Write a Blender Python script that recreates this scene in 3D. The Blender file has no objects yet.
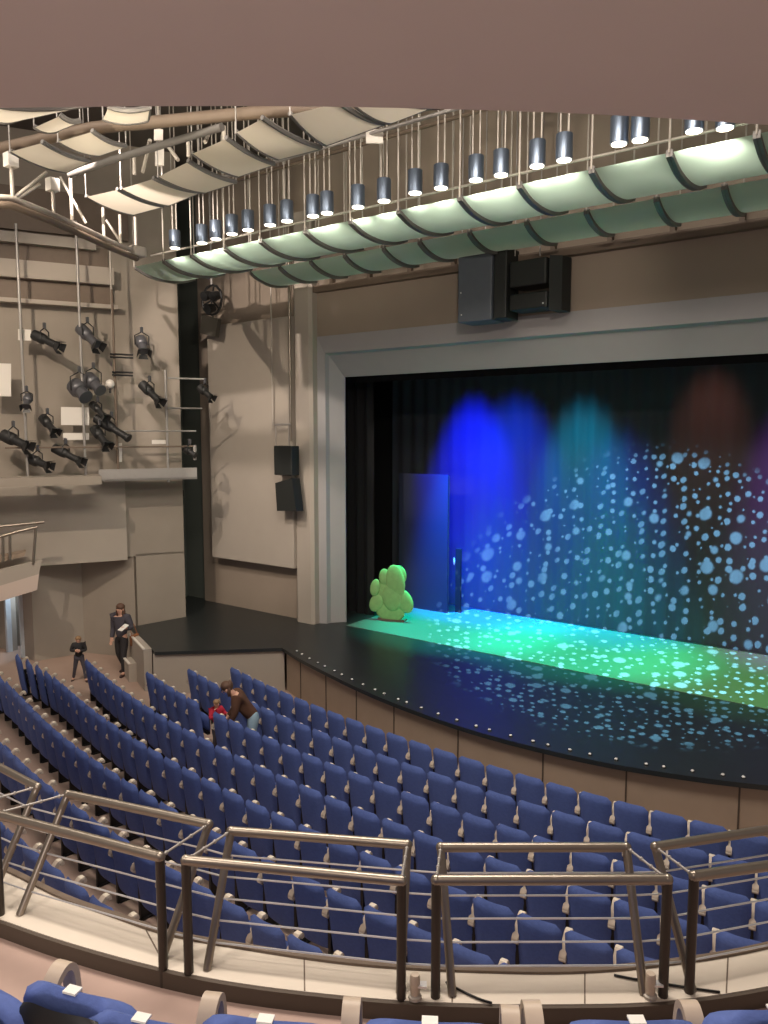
import bpy, bmesh, math, random
from mathutils import Vector, Matrix
random.seed(7)
C = bpy.context.scene.collection
PI = math.pi

# ------------------------------------------------------------------ camera maths
F = 769.0; YAW = math.radians(37); PIT = math.radians(5.9); EYE = 5.5
def ray(x, y):
    a = (x-384)/F; b = (512-y)/F
    fy = math.cos(PIT)+b*math.sin(PIT); fz = -math.sin(PIT)+b*math.cos(PIT)
    return (a*math.cos(YAW)-fy*math.sin(YAW), a*math.sin(YAW)+fy*math.cos(YAW), fz)
def atz(x, y, z):
    r = ray(x, y); t = (z-EYE)/r[2]; return Vector((r[0]*t, r[1]*t, z))
def aty(x, y, Y):
    r = ray(x, y); t = Y/r[1]; return Vector((r[0]*t, Y, EYE+r[2]*t))
def atx(x, y, X):
    r = ray(x, y); t = X/r[0]; return Vector((X, r[1]*t, EYE+r[2]*t))
def proj(p):
    r = p[0]*math.cos(YAW)+p[1]*math.sin(YAW); f = -p[0]*math.sin(YAW)+p[1]*math.cos(YAW); z = p[2]-EYE
    d = f*math.cos(PIT)-z*math.sin(PIT); u = f*math.sin(PIT)+z*math.cos(PIT)
    return (384+F*r/d, 512-F*u/d, d)
# splayed side wall: base point and heading
SW0 = Vector((-15.2, 12.0, 0)); SWD = Vector((-.45, -.893, 0)).normalized(); SWN = Vector((.893, -.45, 0)).normalized()
def atside(x, y, off=0.0):
    r = Vector(ray(x, y)); o = SW0+SWN*off; t = (o.dot(SWN))/(r.dot(SWN)); p = r*t
    return Vector((p.x, p.y, EYE+p.z))

# ------------------------------------------------------------------ materials
MATS = {}
def mat(name, col, rough=.6, metal=0., noise=0., nscale=8., bump=0., spec=.5, emit=None, estr=0., alpha=1., trans=0., sub=0.):
    if name in MATS: return MATS[name]
    m = bpy.data.materials.new(name); m.use_nodes = True
    nt = m.node_tree; b = nt.nodes['Principled BSDF']
    b.inputs['Base Color'].default_value = (*col, 1); b.inputs['Roughness'].default_value = rough
    b.inputs['Metallic'].default_value = metal; b.inputs['Specular IOR Level'].default_value = spec
    if trans: b.inputs['Transmission Weight'].default_value = trans
    if emit: b.inputs['Emission Color'].default_value = (*emit, 1); b.inputs['Emission Strength'].default_value = estr
    if noise or bump:
        tc = nt.nodes.new('ShaderNodeTexCoord'); n = nt.nodes.new('ShaderNodeTexNoise')
        n.inputs['Scale'].default_value = nscale; n.inputs['Detail'].default_value = 4
        nt.links.new(tc.outputs['Object'], n.inputs['Vector'])
        if noise:
            mr = nt.nodes.new('ShaderNodeMapRange'); mr.inputs['To Min'].default_value = 1-noise; mr.inputs['To Max'].default_value = 1+noise
            nt.links.new(n.outputs['Fac'], mr.inputs['Value'])
            mx = nt.nodes.new('ShaderNodeVectorMath'); mx.operation = 'SCALE'; mx.inputs[0].default_value = col
            nt.links.new(mr.outputs[0], mx.inputs['Scale']); nt.links.new(mx.outputs[0], b.inputs['Base Color'])
        if bump:
            bp = nt.nodes.new('ShaderNodeBump'); bp.inputs['Strength'].default_value = bump; bp.inputs['Distance'].default_value = .02
            nt.links.new(n.outputs['Fac'], bp.inputs['Height']); nt.links.new(bp.outputs['Normal'], b.inputs['Normal'])
    MATS[name] = m; return m

M = dict(
 seat=mat('blue seat fabric', (.092, .145, .40), .85, noise=.18, nscale=40, bump=.15),
 seatdark=mat('dark seat underside', (.012, .016, .05), .7),
 shell=mat('black seat shell', (.006, .006, .007), .5),
 wood=mat('pale beech arm', (.52, .43, .34), .45, noise=.12, nscale=14),
 woodcap_lit=mat('lit beech arm cap', (.74, .66, .55), .4),  # beech lightened to carry the light on the upturned arm ends
 plate=mat('number plate', (.85, .84, .8), .35),
 wall=mat('grey beige plaster', (.30, .26, .215), .85, noise=.08, nscale=2.2),
 wall2=mat('light beige panel', (.38, .335, .285), .8, noise=.05, nscale=2.),
 wallup=mat('brown beige upper wall', (.29, .235, .185), .85, noise=.08, nscale=1.6),
 framegrey=mat('grey proscenium paint', (.33, .32, .32), .8, noise=.05, nscale=3),
 soffit=mat('mauve plaster soffit', (.52, .43, .405), .9, noise=.03, nscale=3),
 floor=mat('dusty pink brown floor', (.40, .285, .23), .75, noise=.1, nscale=3),
 bfloor=mat('balcony floor', (.42, .30, .255), .75, noise=.08, nscale=6),
 fascia=mat('beige stage fascia', (.36, .275, .205), .7, noise=.1, nscale=3),
 stage=mat('black stage boards', (.022, .026, .027), .36, noise=.2, nscale=5),
 cloth=mat('pale floor cloth', (.12, .15, .14), .6, noise=.05, nscale=3),
 black=mat('black drape', (.004, .004, .005), .95),
 ceil=mat('dark technical ceiling', (.10, .085, .075), .9),
 panelg=mat('frosted pale green panel', (.58, .74, .61), .55, noise=.04, nscale=3),
 panelc=mat('cream acoustic panel', (.74, .67, .55), .6, noise=.04, nscale=3),
 rib=mat('grey panel rib', (.16, .15, .14), .5, .3),
 steel=mat('painted grey steel', (.36, .34, .32), .45, .4, noise=.08),
 pale=mat('pale painted steel', (.44, .40, .35), .5, .1),
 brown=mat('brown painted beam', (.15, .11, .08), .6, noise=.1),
 chrome=mat('brushed rail steel', (.30, .26, .215), .33, .8, noise=.05, nscale=20),
 darkpost=mat('dark bronze post', (.06, .05, .042), .4, .6),
 wire=mat('steel wire', (.75, .74, .76), .3, .7),
 can=mat('polished can steel', (.20, .25, .33), .38, .8),
 lens=mat('lamp lens', (.9, .85, .75), .4, emit=(1, .88, .68), estr=6),
 ledge=mat('cream ledge laminate', (.66, .59, .50), .55, noise=.05, nscale=7),
 ledgedark=mat('dark brown kerb', (.075, .055, .04), .55),
 lampblack=mat('black lamp housing', (.03, .03, .03), .45, .3),
 lampgrey=mat('grey lamp housing', (.12, .12, .13), .4, .4),
 spkgrey=mat('blue grey speaker', (.085, .10, .12), .5, noise=.1),
 spk=mat('black speaker', (.012, .014, .013), .6),
 white=mat('white board', (.72, .68, .62), .7),
 green=mat('painted green scenery', (.26, .46, .17), .7, noise=.25, nscale=9),
 skin=mat('skin', (.62, .36, .26), .55),
 hairb=mat('brown hair', (.10, .05, .03), .6, noise=.3, nscale=40),
 hairl=mat('light brown hair', (.30, .18, .09), .6, noise=.3, nscale=40),
 clblack=mat('black cloth', (.022, .02, .022), .85),
 clgrey=mat('charcoal cloth', (.06, .055, .07), .85),
 clbrown=mat('brown cloth', (.10, .045, .025), .85),
 clred=mat('red cloth', (.50, .02, .05), .8),
 jeans=mat('pale blue denim', (.26, .38, .47), .85, noise=.1, nscale=30),
 leather=mat('tan leather', (.30, .12, .05), .5),
 shoe=mat('dark shoe', (.06, .03, .025), .5),
 stud=mat('white stage stud', (.8, .8, .78), .4),
 doorblue=mat('pale door', (.62, .68, .74), .6),
 flat=mat('blue painted flat', (.018, .022, .05), .7),
)
def mat_drape(name, col, width):
    m = bpy.data.materials.new(name); m.use_nodes = True
    b = m.node_tree.nodes['Principled BSDF']; b.inputs['Base Color'].default_value = (*col, 1); b.inputs['Roughness'].default_value = .9
    return m
M['backdrop'] = mat('grey blue backdrop cloth', (.032, .036, .045), .9, noise=.1, nscale=1.2)

def translucent(m, fac):
    nt = m.node_tree; b = nt.nodes['Principled BSDF']; out = nt.nodes['Material Output']
    tr = nt.nodes.new('ShaderNodeBsdfTranslucent'); mx = nt.nodes.new('ShaderNodeMixShader'); mx.inputs[0].default_value = fac
    src = b.inputs['Base Color'].links
    if src: nt.links.new(src[0].from_socket, tr.inputs['Color'])
    nt.links.new(b.outputs[0], mx.inputs[1]); nt.links.new(tr.outputs[0], mx.inputs[2]); nt.links.new(mx.outputs[0], out.inputs['Surface'])
translucent(M['panelg'], .5); translucent(M['panelc'], .45)
# ------------------------------------------------------------------ mesh builder
class MB:
    def __init__(s): s.v = []; s.f = []
    def add(s, vs, fs):
        o = len(s.v); s.v += [tuple(v) for v in vs]; s.f += [tuple(i+o for i in f) for f in fs]; return s
    def box(s, c, d, rot=None, bev=0.):
        c = Vector(c); hx, hy, hz = d[0]/2, d[1]/2, d[2]/2
        if bev <= 0:
            vs = [Vector((x*hx, y*hy, z*hz)) for z in (-1, 1) for x, y in ((-1, -1), (1, -1), (1, 1), (-1, 1))]
            fs = [(3, 2, 1, 0), (4, 5, 6, 7), (0, 1, 5, 4), (1, 2, 6, 5), (2, 3, 7, 6), (3, 0, 4, 7)]
        else:
            bm = bmesh.new(); bmesh.ops.create_cube(bm, size=1)
            for v in bm.verts: v.co = Vector((v.co.x*d[0], v.co.y*d[1], v.co.z*d[2]))
            bmesh.ops.bevel(bm, geom=bm.edges[:], offset=bev, segments=2, profile=.5, affect='EDGES')
            bm.verts.ensure_lookup_table(); vs = [v.co.copy() for v in bm.verts]; fs = [tuple(v.index for v in f.verts) for f in bm.faces]; bm.free()
        if rot is not None:
            R = rot if isinstance(rot, Matrix) else Matrix.Rotation(rot, 3, 'Z')
            vs = [R @ v for v in vs]
        return s.add([v+c for v in vs], fs)
    def tube(s, pts, r, seg=8, closed=False):
        pts = [Vector(p) for p in pts]; n = len(pts); rs = r if isinstance(r, (list, tuple)) else [r]*n
        up = None; vs = []; fs = []
        for i, p in enumerate(pts):
            a = pts[i-1] if i or closed else p; b = pts[(i+1) % n] if i < n-1 or closed else p
            t = (b-a).normalized()
            if up is None:
                up = Vector((0, 0, 1)) if abs(t.z) < .9 else Vector((1, 0, 0))
            x = t.cross(up).normalized(); y = x.cross(t).normalized(); up = y
            for k in range(seg):
                an = 2*PI*k/seg; vs.append(p+(x*math.cos(an)+y*math.sin(an))*rs[i])
        for i in range(n if closed else n-1):
            for k in range(seg):
                k2 = (k+1) % seg; j = (i+1) % n
                fs.append((i*seg+k, i*seg+k2, j*seg+k2, j*seg+k))
        if not closed:
            fs.append(tuple(range(seg-1, -1, -1))); fs.append(tuple((n-1)*seg+k for k in range(seg)))
        return s.add(vs, fs)
    def lathe(s, prof, seg=16, mtx=None):
        vs = []; fs = []
        for r, z in prof:
            for k in range(seg):
                a = 2*PI*k/seg; vs.append(Vector((r*math.cos(a), r*math.sin(a), z)))
        for i in range(len(prof)-1):
            for k in range(seg):
                k2 = (k+1) % seg; fs.append((i*seg+k, i*seg+k2, (i+1)*seg+k2, (i+1)*seg+k))
        fs.append(tuple(range(seg-1, -1, -1))); fs.append(tuple((len(prof)-1)*seg+k for k in range(seg)))
        if mtx is not None: vs = [mtx @ v for v in vs]
        return s.add(vs, fs)
    def ell(s, c, r, rot=None, seg=14, rings=9):
        vs = []; fs = []; c = Vector(c)
        prof = [(max(.001, math.sin(PI*i/rings)), -math.cos(PI*i/rings)) for i in range(rings+1)]
        for pr, pz in prof:
            for k in range(seg):
                a = 2*PI*k/seg; v = Vector((pr*math.cos(a)*r[0], pr*math.sin(a)*r[1], pz*r[2]))
                if rot is not None: v = rot @ v
                vs.append(v+c)
        for i in range(rings):
            for k in range(seg):
                k2 = (k+1) % seg; fs.append((i*seg+k, i*seg+k2, (i+1)*seg+k2, (i+1)*seg+k))
        return s.add(vs, fs)
    def prism(s, poly, z0, z1):
        n = len(poly)
        vs = [(p[0], p[1], z0) for p in poly]+[(p[0], p[1], z1) for p in poly]
        fs = [tuple(range(n-1, -1, -1)), tuple(range(n, 2*n))]+[(i, (i+1) % n, n+(i+1) % n, n+i) for i in range(n)]
        return s.add(vs, fs)
    def wallstrip(s, line, z0, z1, th=.12, side=1):
        """vertical wall following a plan polyline, thickened to one side"""
        P = [Vector((p[0], p[1], 0)) for p in line]; n = len(P); off = []
        for i in range(n):
            t = (P[min(i+1, n-1)]-P[max(i-1, 0)]).normalized(); off.append(P[i]+Vector((-t.y, t.x, 0))*th*side)
        poly = [(p.x, p.y) for p in P]+[(p.x, p.y) for p in reversed(off)]
        # as quads so concave outlines stay sound
        vs = []
        for z in (z0, z1):
            vs += [(p.x, p.y, z) for p in P]+[(p.x, p.y, z) for p in off]
        fs = []
        m = 2*n
        for i in range(n-1):
            fs += [(i, i+1, m+i+1, m+i), (n+i+1, n+i, m+n+i, m+n+i+1), (m+i, m+i+1, m+n+i+1, m+n+i), (i+1, i, n+i, n+i+1)]
        fs += [(0, m, m+n, n), (n-1, 2*n-1, m+2*n-1, m+n-1)]
        return s.add(vs, fs)
    def mesh(s, name, m, smooth=None):
        me = bpy.data.meshes.new(name); me.from_pydata(s.v, [], s.f); me.materials.append(m)
        bm = bmesh.new(); bm.from_mesh(me); bmesh.ops.recalc_face_normals(bm, faces=bm.faces[:]); bm.to_mesh(me); bm.free()
        if smooth:
            for p in me.polygons: p.use_smooth = True
            me.set_sharp_from_angle(angle=math.radians(smooth))
        return me
    def build(s, name, m, parent=None, loc=None, smooth=None):
        o = bpy.data.objects.new(name, s.mesh(name, m, smooth)); C.objects.link(o)
        if parent: o.parent = parent
        if loc: o.location = loc
        return o
def tag(o, label=None, cat=None, group=None, kind=None):
    if label: o['label'] = label
    if cat: o['category'] = cat
    if group: o['group'] = group
    if kind: o['kind'] = kind
    return o
def thing(name, label, cat, loc=(0, 0, 0), rz=0., group=None):
    o = bpy.data.objects.new(name, None); C.objects.link(o); o.location = loc; o.rotation_euler = (0, 0, rz)
    o.empty_display_size = .1
    return tag(o, label, cat, group)
def struct(name, mb, m, label=None, parent=None, smooth=None):
    o = mb.build(name, m, parent, smooth=smooth)
    if not parent: tag(o, label, None, None, 'structure')
    return o
def copy_tree(o, parent=None):
    c = o.copy(); C.objects.link(c)
    if parent: c.parent = parent
    for ch in list(o.children): copy_tree(ch, c)
    return c
ORD = ['first', 'second', 'third', 'fourth', 'fifth', 'sixth', 'seventh', 'eighth', 'ninth', 'tenth', 'eleventh', 'twelfth', 'thirteenth', 'fourteenth',
       'fifteenth', 'sixteenth', 'seventeenth', 'eighteenth', 'nineteenth', 'twentieth']
def ordn(i):
    if i <= 20: return ORD[i-1]
    t = {2: 'twent', 3: 'thirt', 4: 'fort', 5: 'fift', 6: 'sixt', 7: 'sevent'}[i//10]
    return t+'ieth' if i % 10 == 0 else t+'y-'+ORD[i % 10-1]
def smoothline(P, n=6):
    P = [Vector((p[0], p[1], p[2] if len(p) > 2 else 0)) for p in P]; out = []
    for i in range(len(P)-1):
        a, b, c, d = P[max(i-1, 0)], P[i], P[i+1], P[min(i+2, len(P)-1)]
        for k in range(n):
            t = k/n
            out.append(.5*((2*b)+(c-a)*t+(2*a-5*b+4*c-d)*t*t+(3*b-a-3*c+d)*t**3))
    out.append(P[-1]); return out

# ------------------------------------------------------------------ plan constants
CX, CY, R1, RP, RAKE = -4.74, 33.64, 24.52, .78, .06
SZ = .95
def floor_z(x, y):
    r = math.hypot(x-CX, y-CY); return max(0., RAKE*(r-R1)/RP)
def polar(r, a):   # a = angle from straight towards the audience, positive to the left of the stage as seen
    return (CX-r*math.sin(a), CY-r*math.cos(a))

# ================================================================== SETTING
mb = MB(); nr, na = 18, 40
for i in range(nr+1):
    r = 21+i*(36.5-21)/nr
    for k in range(na+1):
        a = -.32+k*(.98+.32)/na; x, y = polar(r, a); mb.v.append((x, y, floor_z(x, y)))
for i in range(nr):
    for k in range(na):
        q = i*(na+1)+k; mb.f.append((q, q+1, q+na+2, q+na+1))
struct('floor', mb, M['floor'], 'raked pink-brown stalls floor', smooth=60)

APR = [(-11.32, 11.43), (-10.45, 11.07), (-9.43, 10.72), (-8.4, 10.40), (-7.31, 10.14), (-5.82, 9.93), (-4.37, 9.95), (-3.2, 10.14), (-1.78, 10.62), (-.4, 11.4), (1.0, 12.5)]
apr = [(p.x, p.y) for p in smoothline(APR, 5)]
mb = MB()
poly = [(-13.23, 9.62)]+apr+[(2.6, 13.4), (2.6, 17.4), (-18.5, 17.4), (-18.5, 13.9), (-15.2, 12.0), (-15.42, 10.55)]
mb.prism(poly, SZ-.07, SZ)
struct('floor_stage', mb, M['stage'], 'black stage floor with curved apron')
# floor cloth (lit green) on the acting area
mb = MB(); mb.prism([(-11.46, 13.72), (2.4, 13.60), (2.4, 17.0), (-9.9, 17.0), (-10.15, 16.3), (-11.46, 16.3)], SZ, SZ+.008)
tag(mb.build('floor_cloth', M['cloth']), 'pale floor cloth under green light across the stage', 'floor cloth')
# fascia of the stage: individual plaster panels with joints
inset = []
for i, p in enumerate(apr):
    a = Vector(apr[max(i-1, 0)]); b = Vector(apr[min(i+1, len(apr)-1)]); t = (b-a).normalized()
    inset.append((p[0]-t.y*.10, p[1]+t.x*.10))
mb = MB(); mb.wallstrip(inset, -.05, SZ-.07, .08, 1)
sf = struct('wall_stage_front', mb, M['fascia'], 'curved beige stage front below the apron')
j = MB()
for i in range(4, len(inset)-1, 5):
    p = Vector((*inset[i], 0)); q = Vector((*inset[i+1], 0)); t = (q-p).normalized(); n = Vector((t.y, -t.x, 0))
    j.box(p+n*.004+Vector((0, 0, .43)), (.022, .012, .88), math.atan2(t.y, t.x))
j.build('panel_joint', M['ledgedark'], sf)
mb = MB(); mb.wallstrip([(-13.3, 9.62), (-11.33, 11.5)], -.05, SZ-.07, .08, 1)
struct('wall_stage_side', mb, M['wall2'], 'beige side face of the stage beside the front row')
mb = MB(); mb.wallstrip([(-15.42, 10.60), (-13.2, 9.72)], -.05, SZ-.07, .08, 1)
struct('trim_1', mb, M['wall2'], 'beige low wall by the stage steps')
# proscenium frame
OX, IX, OZ, IZ, YF, YI = -12.12, -11.69, 7.70, 6.79, 13.53, 13.98
RX = 2.2
mb = MB()
def sweep(prof, m):   # prof: list of (d, y) where d=0 outer .. 1 inner ; sweeps left jamb, head, right jamb
    rows = []
    for d, y in prof:
        x = OX+(IX-OX)*d; z = OZ+(IZ-OZ)*d; xr = RX-(IX-OX)*d
        rows.append([(x, y, SZ), (x, y, z), (xr, y, z), (xr, y, SZ)])
    n = len(rows); vs = [v for r in rows for v in r]; fs = []
    for i in range(n-1):
        for k in range(3): fs.append((i*4+k, i*4+k+1, (i+1)*4+k+1, (i+1)*4+k))
    for k in range(3): fs.append(((n-1)*4+k, (n-1)*4+k+1, k+1, k))
    fs.append(tuple(i*4 for i in range(n))); fs.append(tuple(i*4+3 for i in range(n)))
    m.add(vs, fs)
sweep([(0, YF-.02), (.42, YF+.05), (.46, YF+.17), (1, YI), (1, YI+.03), (0, YI+.03)], mb)
struct('trim_2', mb, M['framegrey'], 'grey splayed frame around the stage opening')
mb = MB()
mb.box(((-16.31+OX)/2, YF+.2, (.0+12)/2), (OX+16.31, .4, 12))
mb.box(((OX+RX)/2, YF+.2, (OZ+12)/2), (RX-OX, .4, 12-OZ))
mb.box((RX+2, YF+.2, 6), (4, .4, 12))
struct('wall_stage', mb, M['wallup'], 'brown-beige wall around the stage opening')
# pilaster by the opening and the raised panel left of it
mb = MB(); mb.prism([(-12.70, YF), (-12.70, 13.36), (-12.62, 13.30), (-12.20, 13.30), (-12.12, 13.36), (-12.12, YF)], SZ, 10.5)
struct('trim_3', mb, M['wall2'], 'grey-beige pilaster beside the stage opening')
mb = MB(); mb.box((-14.15, YF-.15, 5.22), (2.95, .3, 5.95), bev=.02)
struct('trim_4', mb, M['wall2'], 'large raised beige panel left of the stage opening')
# side wall (splayed) upper part, pier, recessed lower part
def sp(s, n=0.): p = SW0+SWD*s+SWN*n; return (p.x, p.y)
mb = MB(); mb.wallstrip([sp(0), sp(9)], 2.55, 12, .4, -1); mb.wallstrip([sp(0), sp(1.15)], 0, 2.6, .4, -1)
struct('wall_side', mb, M['wall'], 'grey-beige splayed side wall of the hall')
mb = MB(); mb.wallstrip([sp(1.2, -.02), (-18.9, 9.1)], 0, 2.6, .3, -1)
struct('wall_side_lower', mb, M['wall'], 'recessed lower side wall behind the aisle')
# raised panel on the side wall below the lighting gallery
a = atside(125, 485, .14); b = atside(125, 557, .14); s0 = (Vector((a.x, a.y, 0))-SW0).dot(SWD)
mb = MB(); mb.wallstrip([sp(s0, .14), sp(8, .14)], 2.5, 4.36, .16, -1)
struct('trim_5', mb, M['wall2'], 'raised beige panel below the lighting gallery')
# beams across the upper side wall
for n_, (y0, y1, xr) in enumerate(((240, 250, 96), (268, 285, 114), (305, 309, 118))):
    p = atside(xr, (y0+y1)/2, .3); q0 = atside(xr, y0, .3).z; q1 = atside(xr, y1, .3).z; s1 = (p-SW0).dot(SWD)
    mb = MB(); mb.wallstrip([sp(s1, .3), sp(8.6, .3)], q1, q0, .3, -1)
    struct('trim_%d' % (6+n_), mb, M['wall2'], ['upper pale ledge on the side wall', 'lower pale ledge on the side wall', 'thin ledge above the lighting gallery'][n_])
for (y0, y1, xr, nm) in ((200, 241, 128, 'trim_9'), (249, 269, 108, 'trim_10'), (284, 306, 112, 'trim_11')):  # dark panels put the shade of the recesses into their colour
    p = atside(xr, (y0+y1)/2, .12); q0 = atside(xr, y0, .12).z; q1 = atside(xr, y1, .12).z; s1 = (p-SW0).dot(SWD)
    mb = MB(); mb.wallstrip([sp(s1, .12), sp(8.6, .12)], q1, q0, .1, -1); struct(nm, mb, M['brown'], 'dark brown panel standing in for the shaded recess between the ledges on the side wall, %s' % {'trim_9': 'top', 'trim_10': 'middle', 'trim_11': 'lowest'}[nm])
# dark exit beyond the side wall
mb = MB(); mb.box((-17.3, 14.6, 6), (.2, 6, 12)); mb.box((-16.9, 13.7, 6), (1.2, .1, 12))
struct('wall_wing', mb, mat('dark green grey wing', (.10, .115, .10), .9), 'dark wing wall beyond the side wall')
# stage house
mb = MB(); mb.box((-14.0, 15.8, 5), (.1, 3.4, 9)); mb.box((2.6, 15.8, 5), (.1, 3.4, 9)); mb.box((-5.7, 15.7, 9.4), (16.8, 3.6, .1)); mb.box((-5.7, 17.6, 5), (16.8, .1, 9))
struct('wall_stage_house', mb, M['black'], 'black walls of the stage house')
# hall ceiling, far back and right walls (shell)
mb = MB(); mb.box((-8, 4, 12.1), (30, 24, .2)); struct('ceiling', mb, M['ceil'], 'dark technical ceiling over the hall')
# balcony slab, kerb and soffit above
NB = [(-5.2, 1.68), (-4.3, 1.62), (-3.56, 1.66), (-3.1, 1.74), (-2.63, 1.89), (-2.08, 2.20), (-1.46, 2.63), (-.87, 3.10), (-.5, 3.48), (0.1, 4.2)]
FB = [(p.x, p.y) for p in (atz(x, y, 3.19) for x, y in ((-160, 812), (-70, 842), (0, 868), (60, 897), (110, 915), (167, 934), (250, 949), (330, 961), (400, 967.5), (480, 971), (570, 972), (660, 965), (768, 947)))]
FB = FB+[(FB[-1][0]+.5, FB[-1][1]+.75)]
NB = [(p.x, p.y) for p in (atz(x, y, 3.18) for x, y in ((-160, 864), (-70, 895), (0, 919), (55, 938), (120, 957), (190, 974), (254, 985), (330, 994), (400, 1000), (480, 1003.5), (570, 1004), (660, 1001), (768, 986)))]
NB = NB+[(NB[-1][0]+.55, NB[-1][1]+.72)]
nb = smoothline(NB, 6); fb = smoothline(FB, 6)
BZ, LZ = 3.1, 3.18
poly = [(p.x, p.y) for p in nb]+[(3.5, 3.0), (3.5, -3.0), (-6.5, -3.0), (-6.5, 1.7)]
mb = MB(); mb.prism(poly, BZ-.25, BZ); struct('floor_balcony', mb, M['bfloor'], 'pink-brown balcony floor')
def strip(A, B, zt, zb, m):
    n = len(A); vs = []
    for z in (zt, zb): vs += [(p.x, p.y, z) for p in A]+[(p.x, p.y, z) for p in B]
    fs = []; q = 2*n
    for i in range(n-1):
        fs += [(i, i+1, n+i+1, n+i), (q+i, q+n+i, q+n+i+1, q+i+1), (i, q+i, q+i+1, i+1), (n+i, n+i+1, q+n+i+1, q+n+i)]
    fs += [(0, n, q+n, q), (n-1, q+n-1, q+2*n-1, 2*n-1)]
    m.add(vs, fs)
mb = MB(); strip(nb, fb, LZ, BZ-.3, mb)
lg = struct('trim_balcony_ledge', mb, M['ledge'], 'cream ledge along the balcony front')
fo = [p+((fb[min(i+1, len(fb)-1)]-fb[max(i-1, 0)]).normalized().cross(Vector((0, 0, -1))))*.03 for i, p in enumerate(fb)]
mb = MB(); strip(fb, fo, LZ+.012, BZ-.3, mb); mb.build('ledge_lip', M['brown'], lg)
ni = [p-((nb[min(i+1, len(nb)-1)]-nb[max(i-1, 0)]).normalized().cross(Vector((0, 0, -1))))*.018 for i, p in enumerate(nb)]
mb = MB(); strip(ni, nb, LZ-.004, BZ, mb); mb.build('kerb', M['ledgedark'], lg)
j = MB()
for i in (28, 40, 52, 61, 70):
    a, b = nb[i], fb[i]; d = (b-a); j.box(((a+b)/2)+Vector((0, 0, LZ)), (d.length*.98, .006, .004), math.atan2(d.y, d.x))
j.build('joint', M['brown'], lg)
HD = [atz(x, y, 6.6) for x, y in ((-120, 110), (0, 108), (200, 106), (400, 108), (600, 114.5), (768, 125), (900, 134))]
hd = smoothline(HD, 4)
mb = MB(); mb.prism([(p.x, p.y) for p in hd]+[(4, 2), (4, -4), (-6, -4)], 6.6, 7.6)
struct('ceiling_balcony', mb, M['soffit'], 'mauve-brown soffit of the upper balcony overhead')

# ================================================================== STALLS SEATS
def cushion_mesh(W, z0, z1, T, bulge, lean, yb, nx=8, nz=8, topcut=.22, dip=.03, eu=5):
    """rounded upholstered slab, bulging to the rear (-y)"""
    m = MB(); idx = {}
    for side in (-1, 1):
        for i in range(nx+1):
            u = -1+2*i/nx
            for k in range(nz+1):
                v = k/nz; rc = topcut*W/2; hv = min(1, max(0, (v*(z1-z0)-(z1-z0-rc))/rc)) if rc > 0 else 0; w = W/2-rc*(1-math.sqrt(max(0, 1-hv*hv)))*.9
                z = z0+(z1-z0)*v-(dip*abs(u)**4)*max(0, (v-.6)/.4)
                e = (max(0, 1-abs(u)**eu)*max(0, 1-abs(2*v-1)**7))**.5
                y = yb-lean*v-bulge*(1-u*u)+side*T/2*e
                if side == 1 and (i in (0, nx) or k in (0, nz)): idx[side, i, k] = idx[-1, i, k]; continue
                idx[side, i, k] = len(m.v); m.v.append((u*w, y, z))
    for side in (-1, 1):
        for i in range(nx):
            for k in range(nz):
                q = [idx[side, i, k], idx[side, i+1, k], idx[side, i+1, k+1], idx[side, i, k+1]]
                m.f.append(tuple(q if side == -1 else q[::-1]))
    return m
def arm_mesh(x, y0, y1, z, w, h, slope=.03):
    m = MB(); n = 8; vs = []; prof = []
    # side outline with rounded ends
    for k in range(7):
        a = PI/2+PI*k/6; prof.append((y0+h/2+h/2*math.cos(a), z+h/2*math.sin(a)))
    for k in range(7):
        a = -PI/2+PI*k/6; prof.append((y1-h/2+h/2*math.cos(a), z+slope+h/2*math.sin(a)))
    m2 = [( -w/2, p) for p in prof]+[(w/2, p) for p in prof]
    vs = [(x+sx, p[0], p[1]) for sx, p in m2]; c = len(prof)
    fs = [tuple(range(c)), tuple(range(2*c-1, c-1, -1))]+[(i, c+i, c+(i+1) % c, (i+1) % c) for i in range(c)]
    return m.add(vs, fs)
SP = .455
def ribbon(path, w, th, x=0.):
    m = MB(); n = len(path); vs = []; fs = []
    for i, p in enumerate(path):
        tt = (path[min(i+1, n-1)]-path[max(i-1, 0)]).normalized(); nn = Vector((0, -tt.z, tt.y))
        for dx, dn in ((-w/2, th/2), (w/2, th/2), (w/2, -th/2), (-w/2, -th/2)): vs.append(p+Vector((x+dx, 0, 0))+nn*dn)
    for i in range(n-1):
        for c in range(4): fs.append((i*4+c, i*4+(c+1) % 4, i*4+4+(c+1) % 4, i*4+4+c))
    fs += [(0, 1, 2, 3), (4*n-4, 4*n-3, 4*n-2, 4*n-1)]
    return m.add(vs, fs)
def rise_arm(x):
    # bent-wood arm that climbs steeply from behind the back to a rounded tip
    return ribbon(smoothline([(0, -.055, .565), (0, -.075, .60), (0, -.045, .64), (0, .05, .745), (0, .085, .765), (0, .108, .755), (0, .11, .725)], 3), .064, .036, x)
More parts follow.
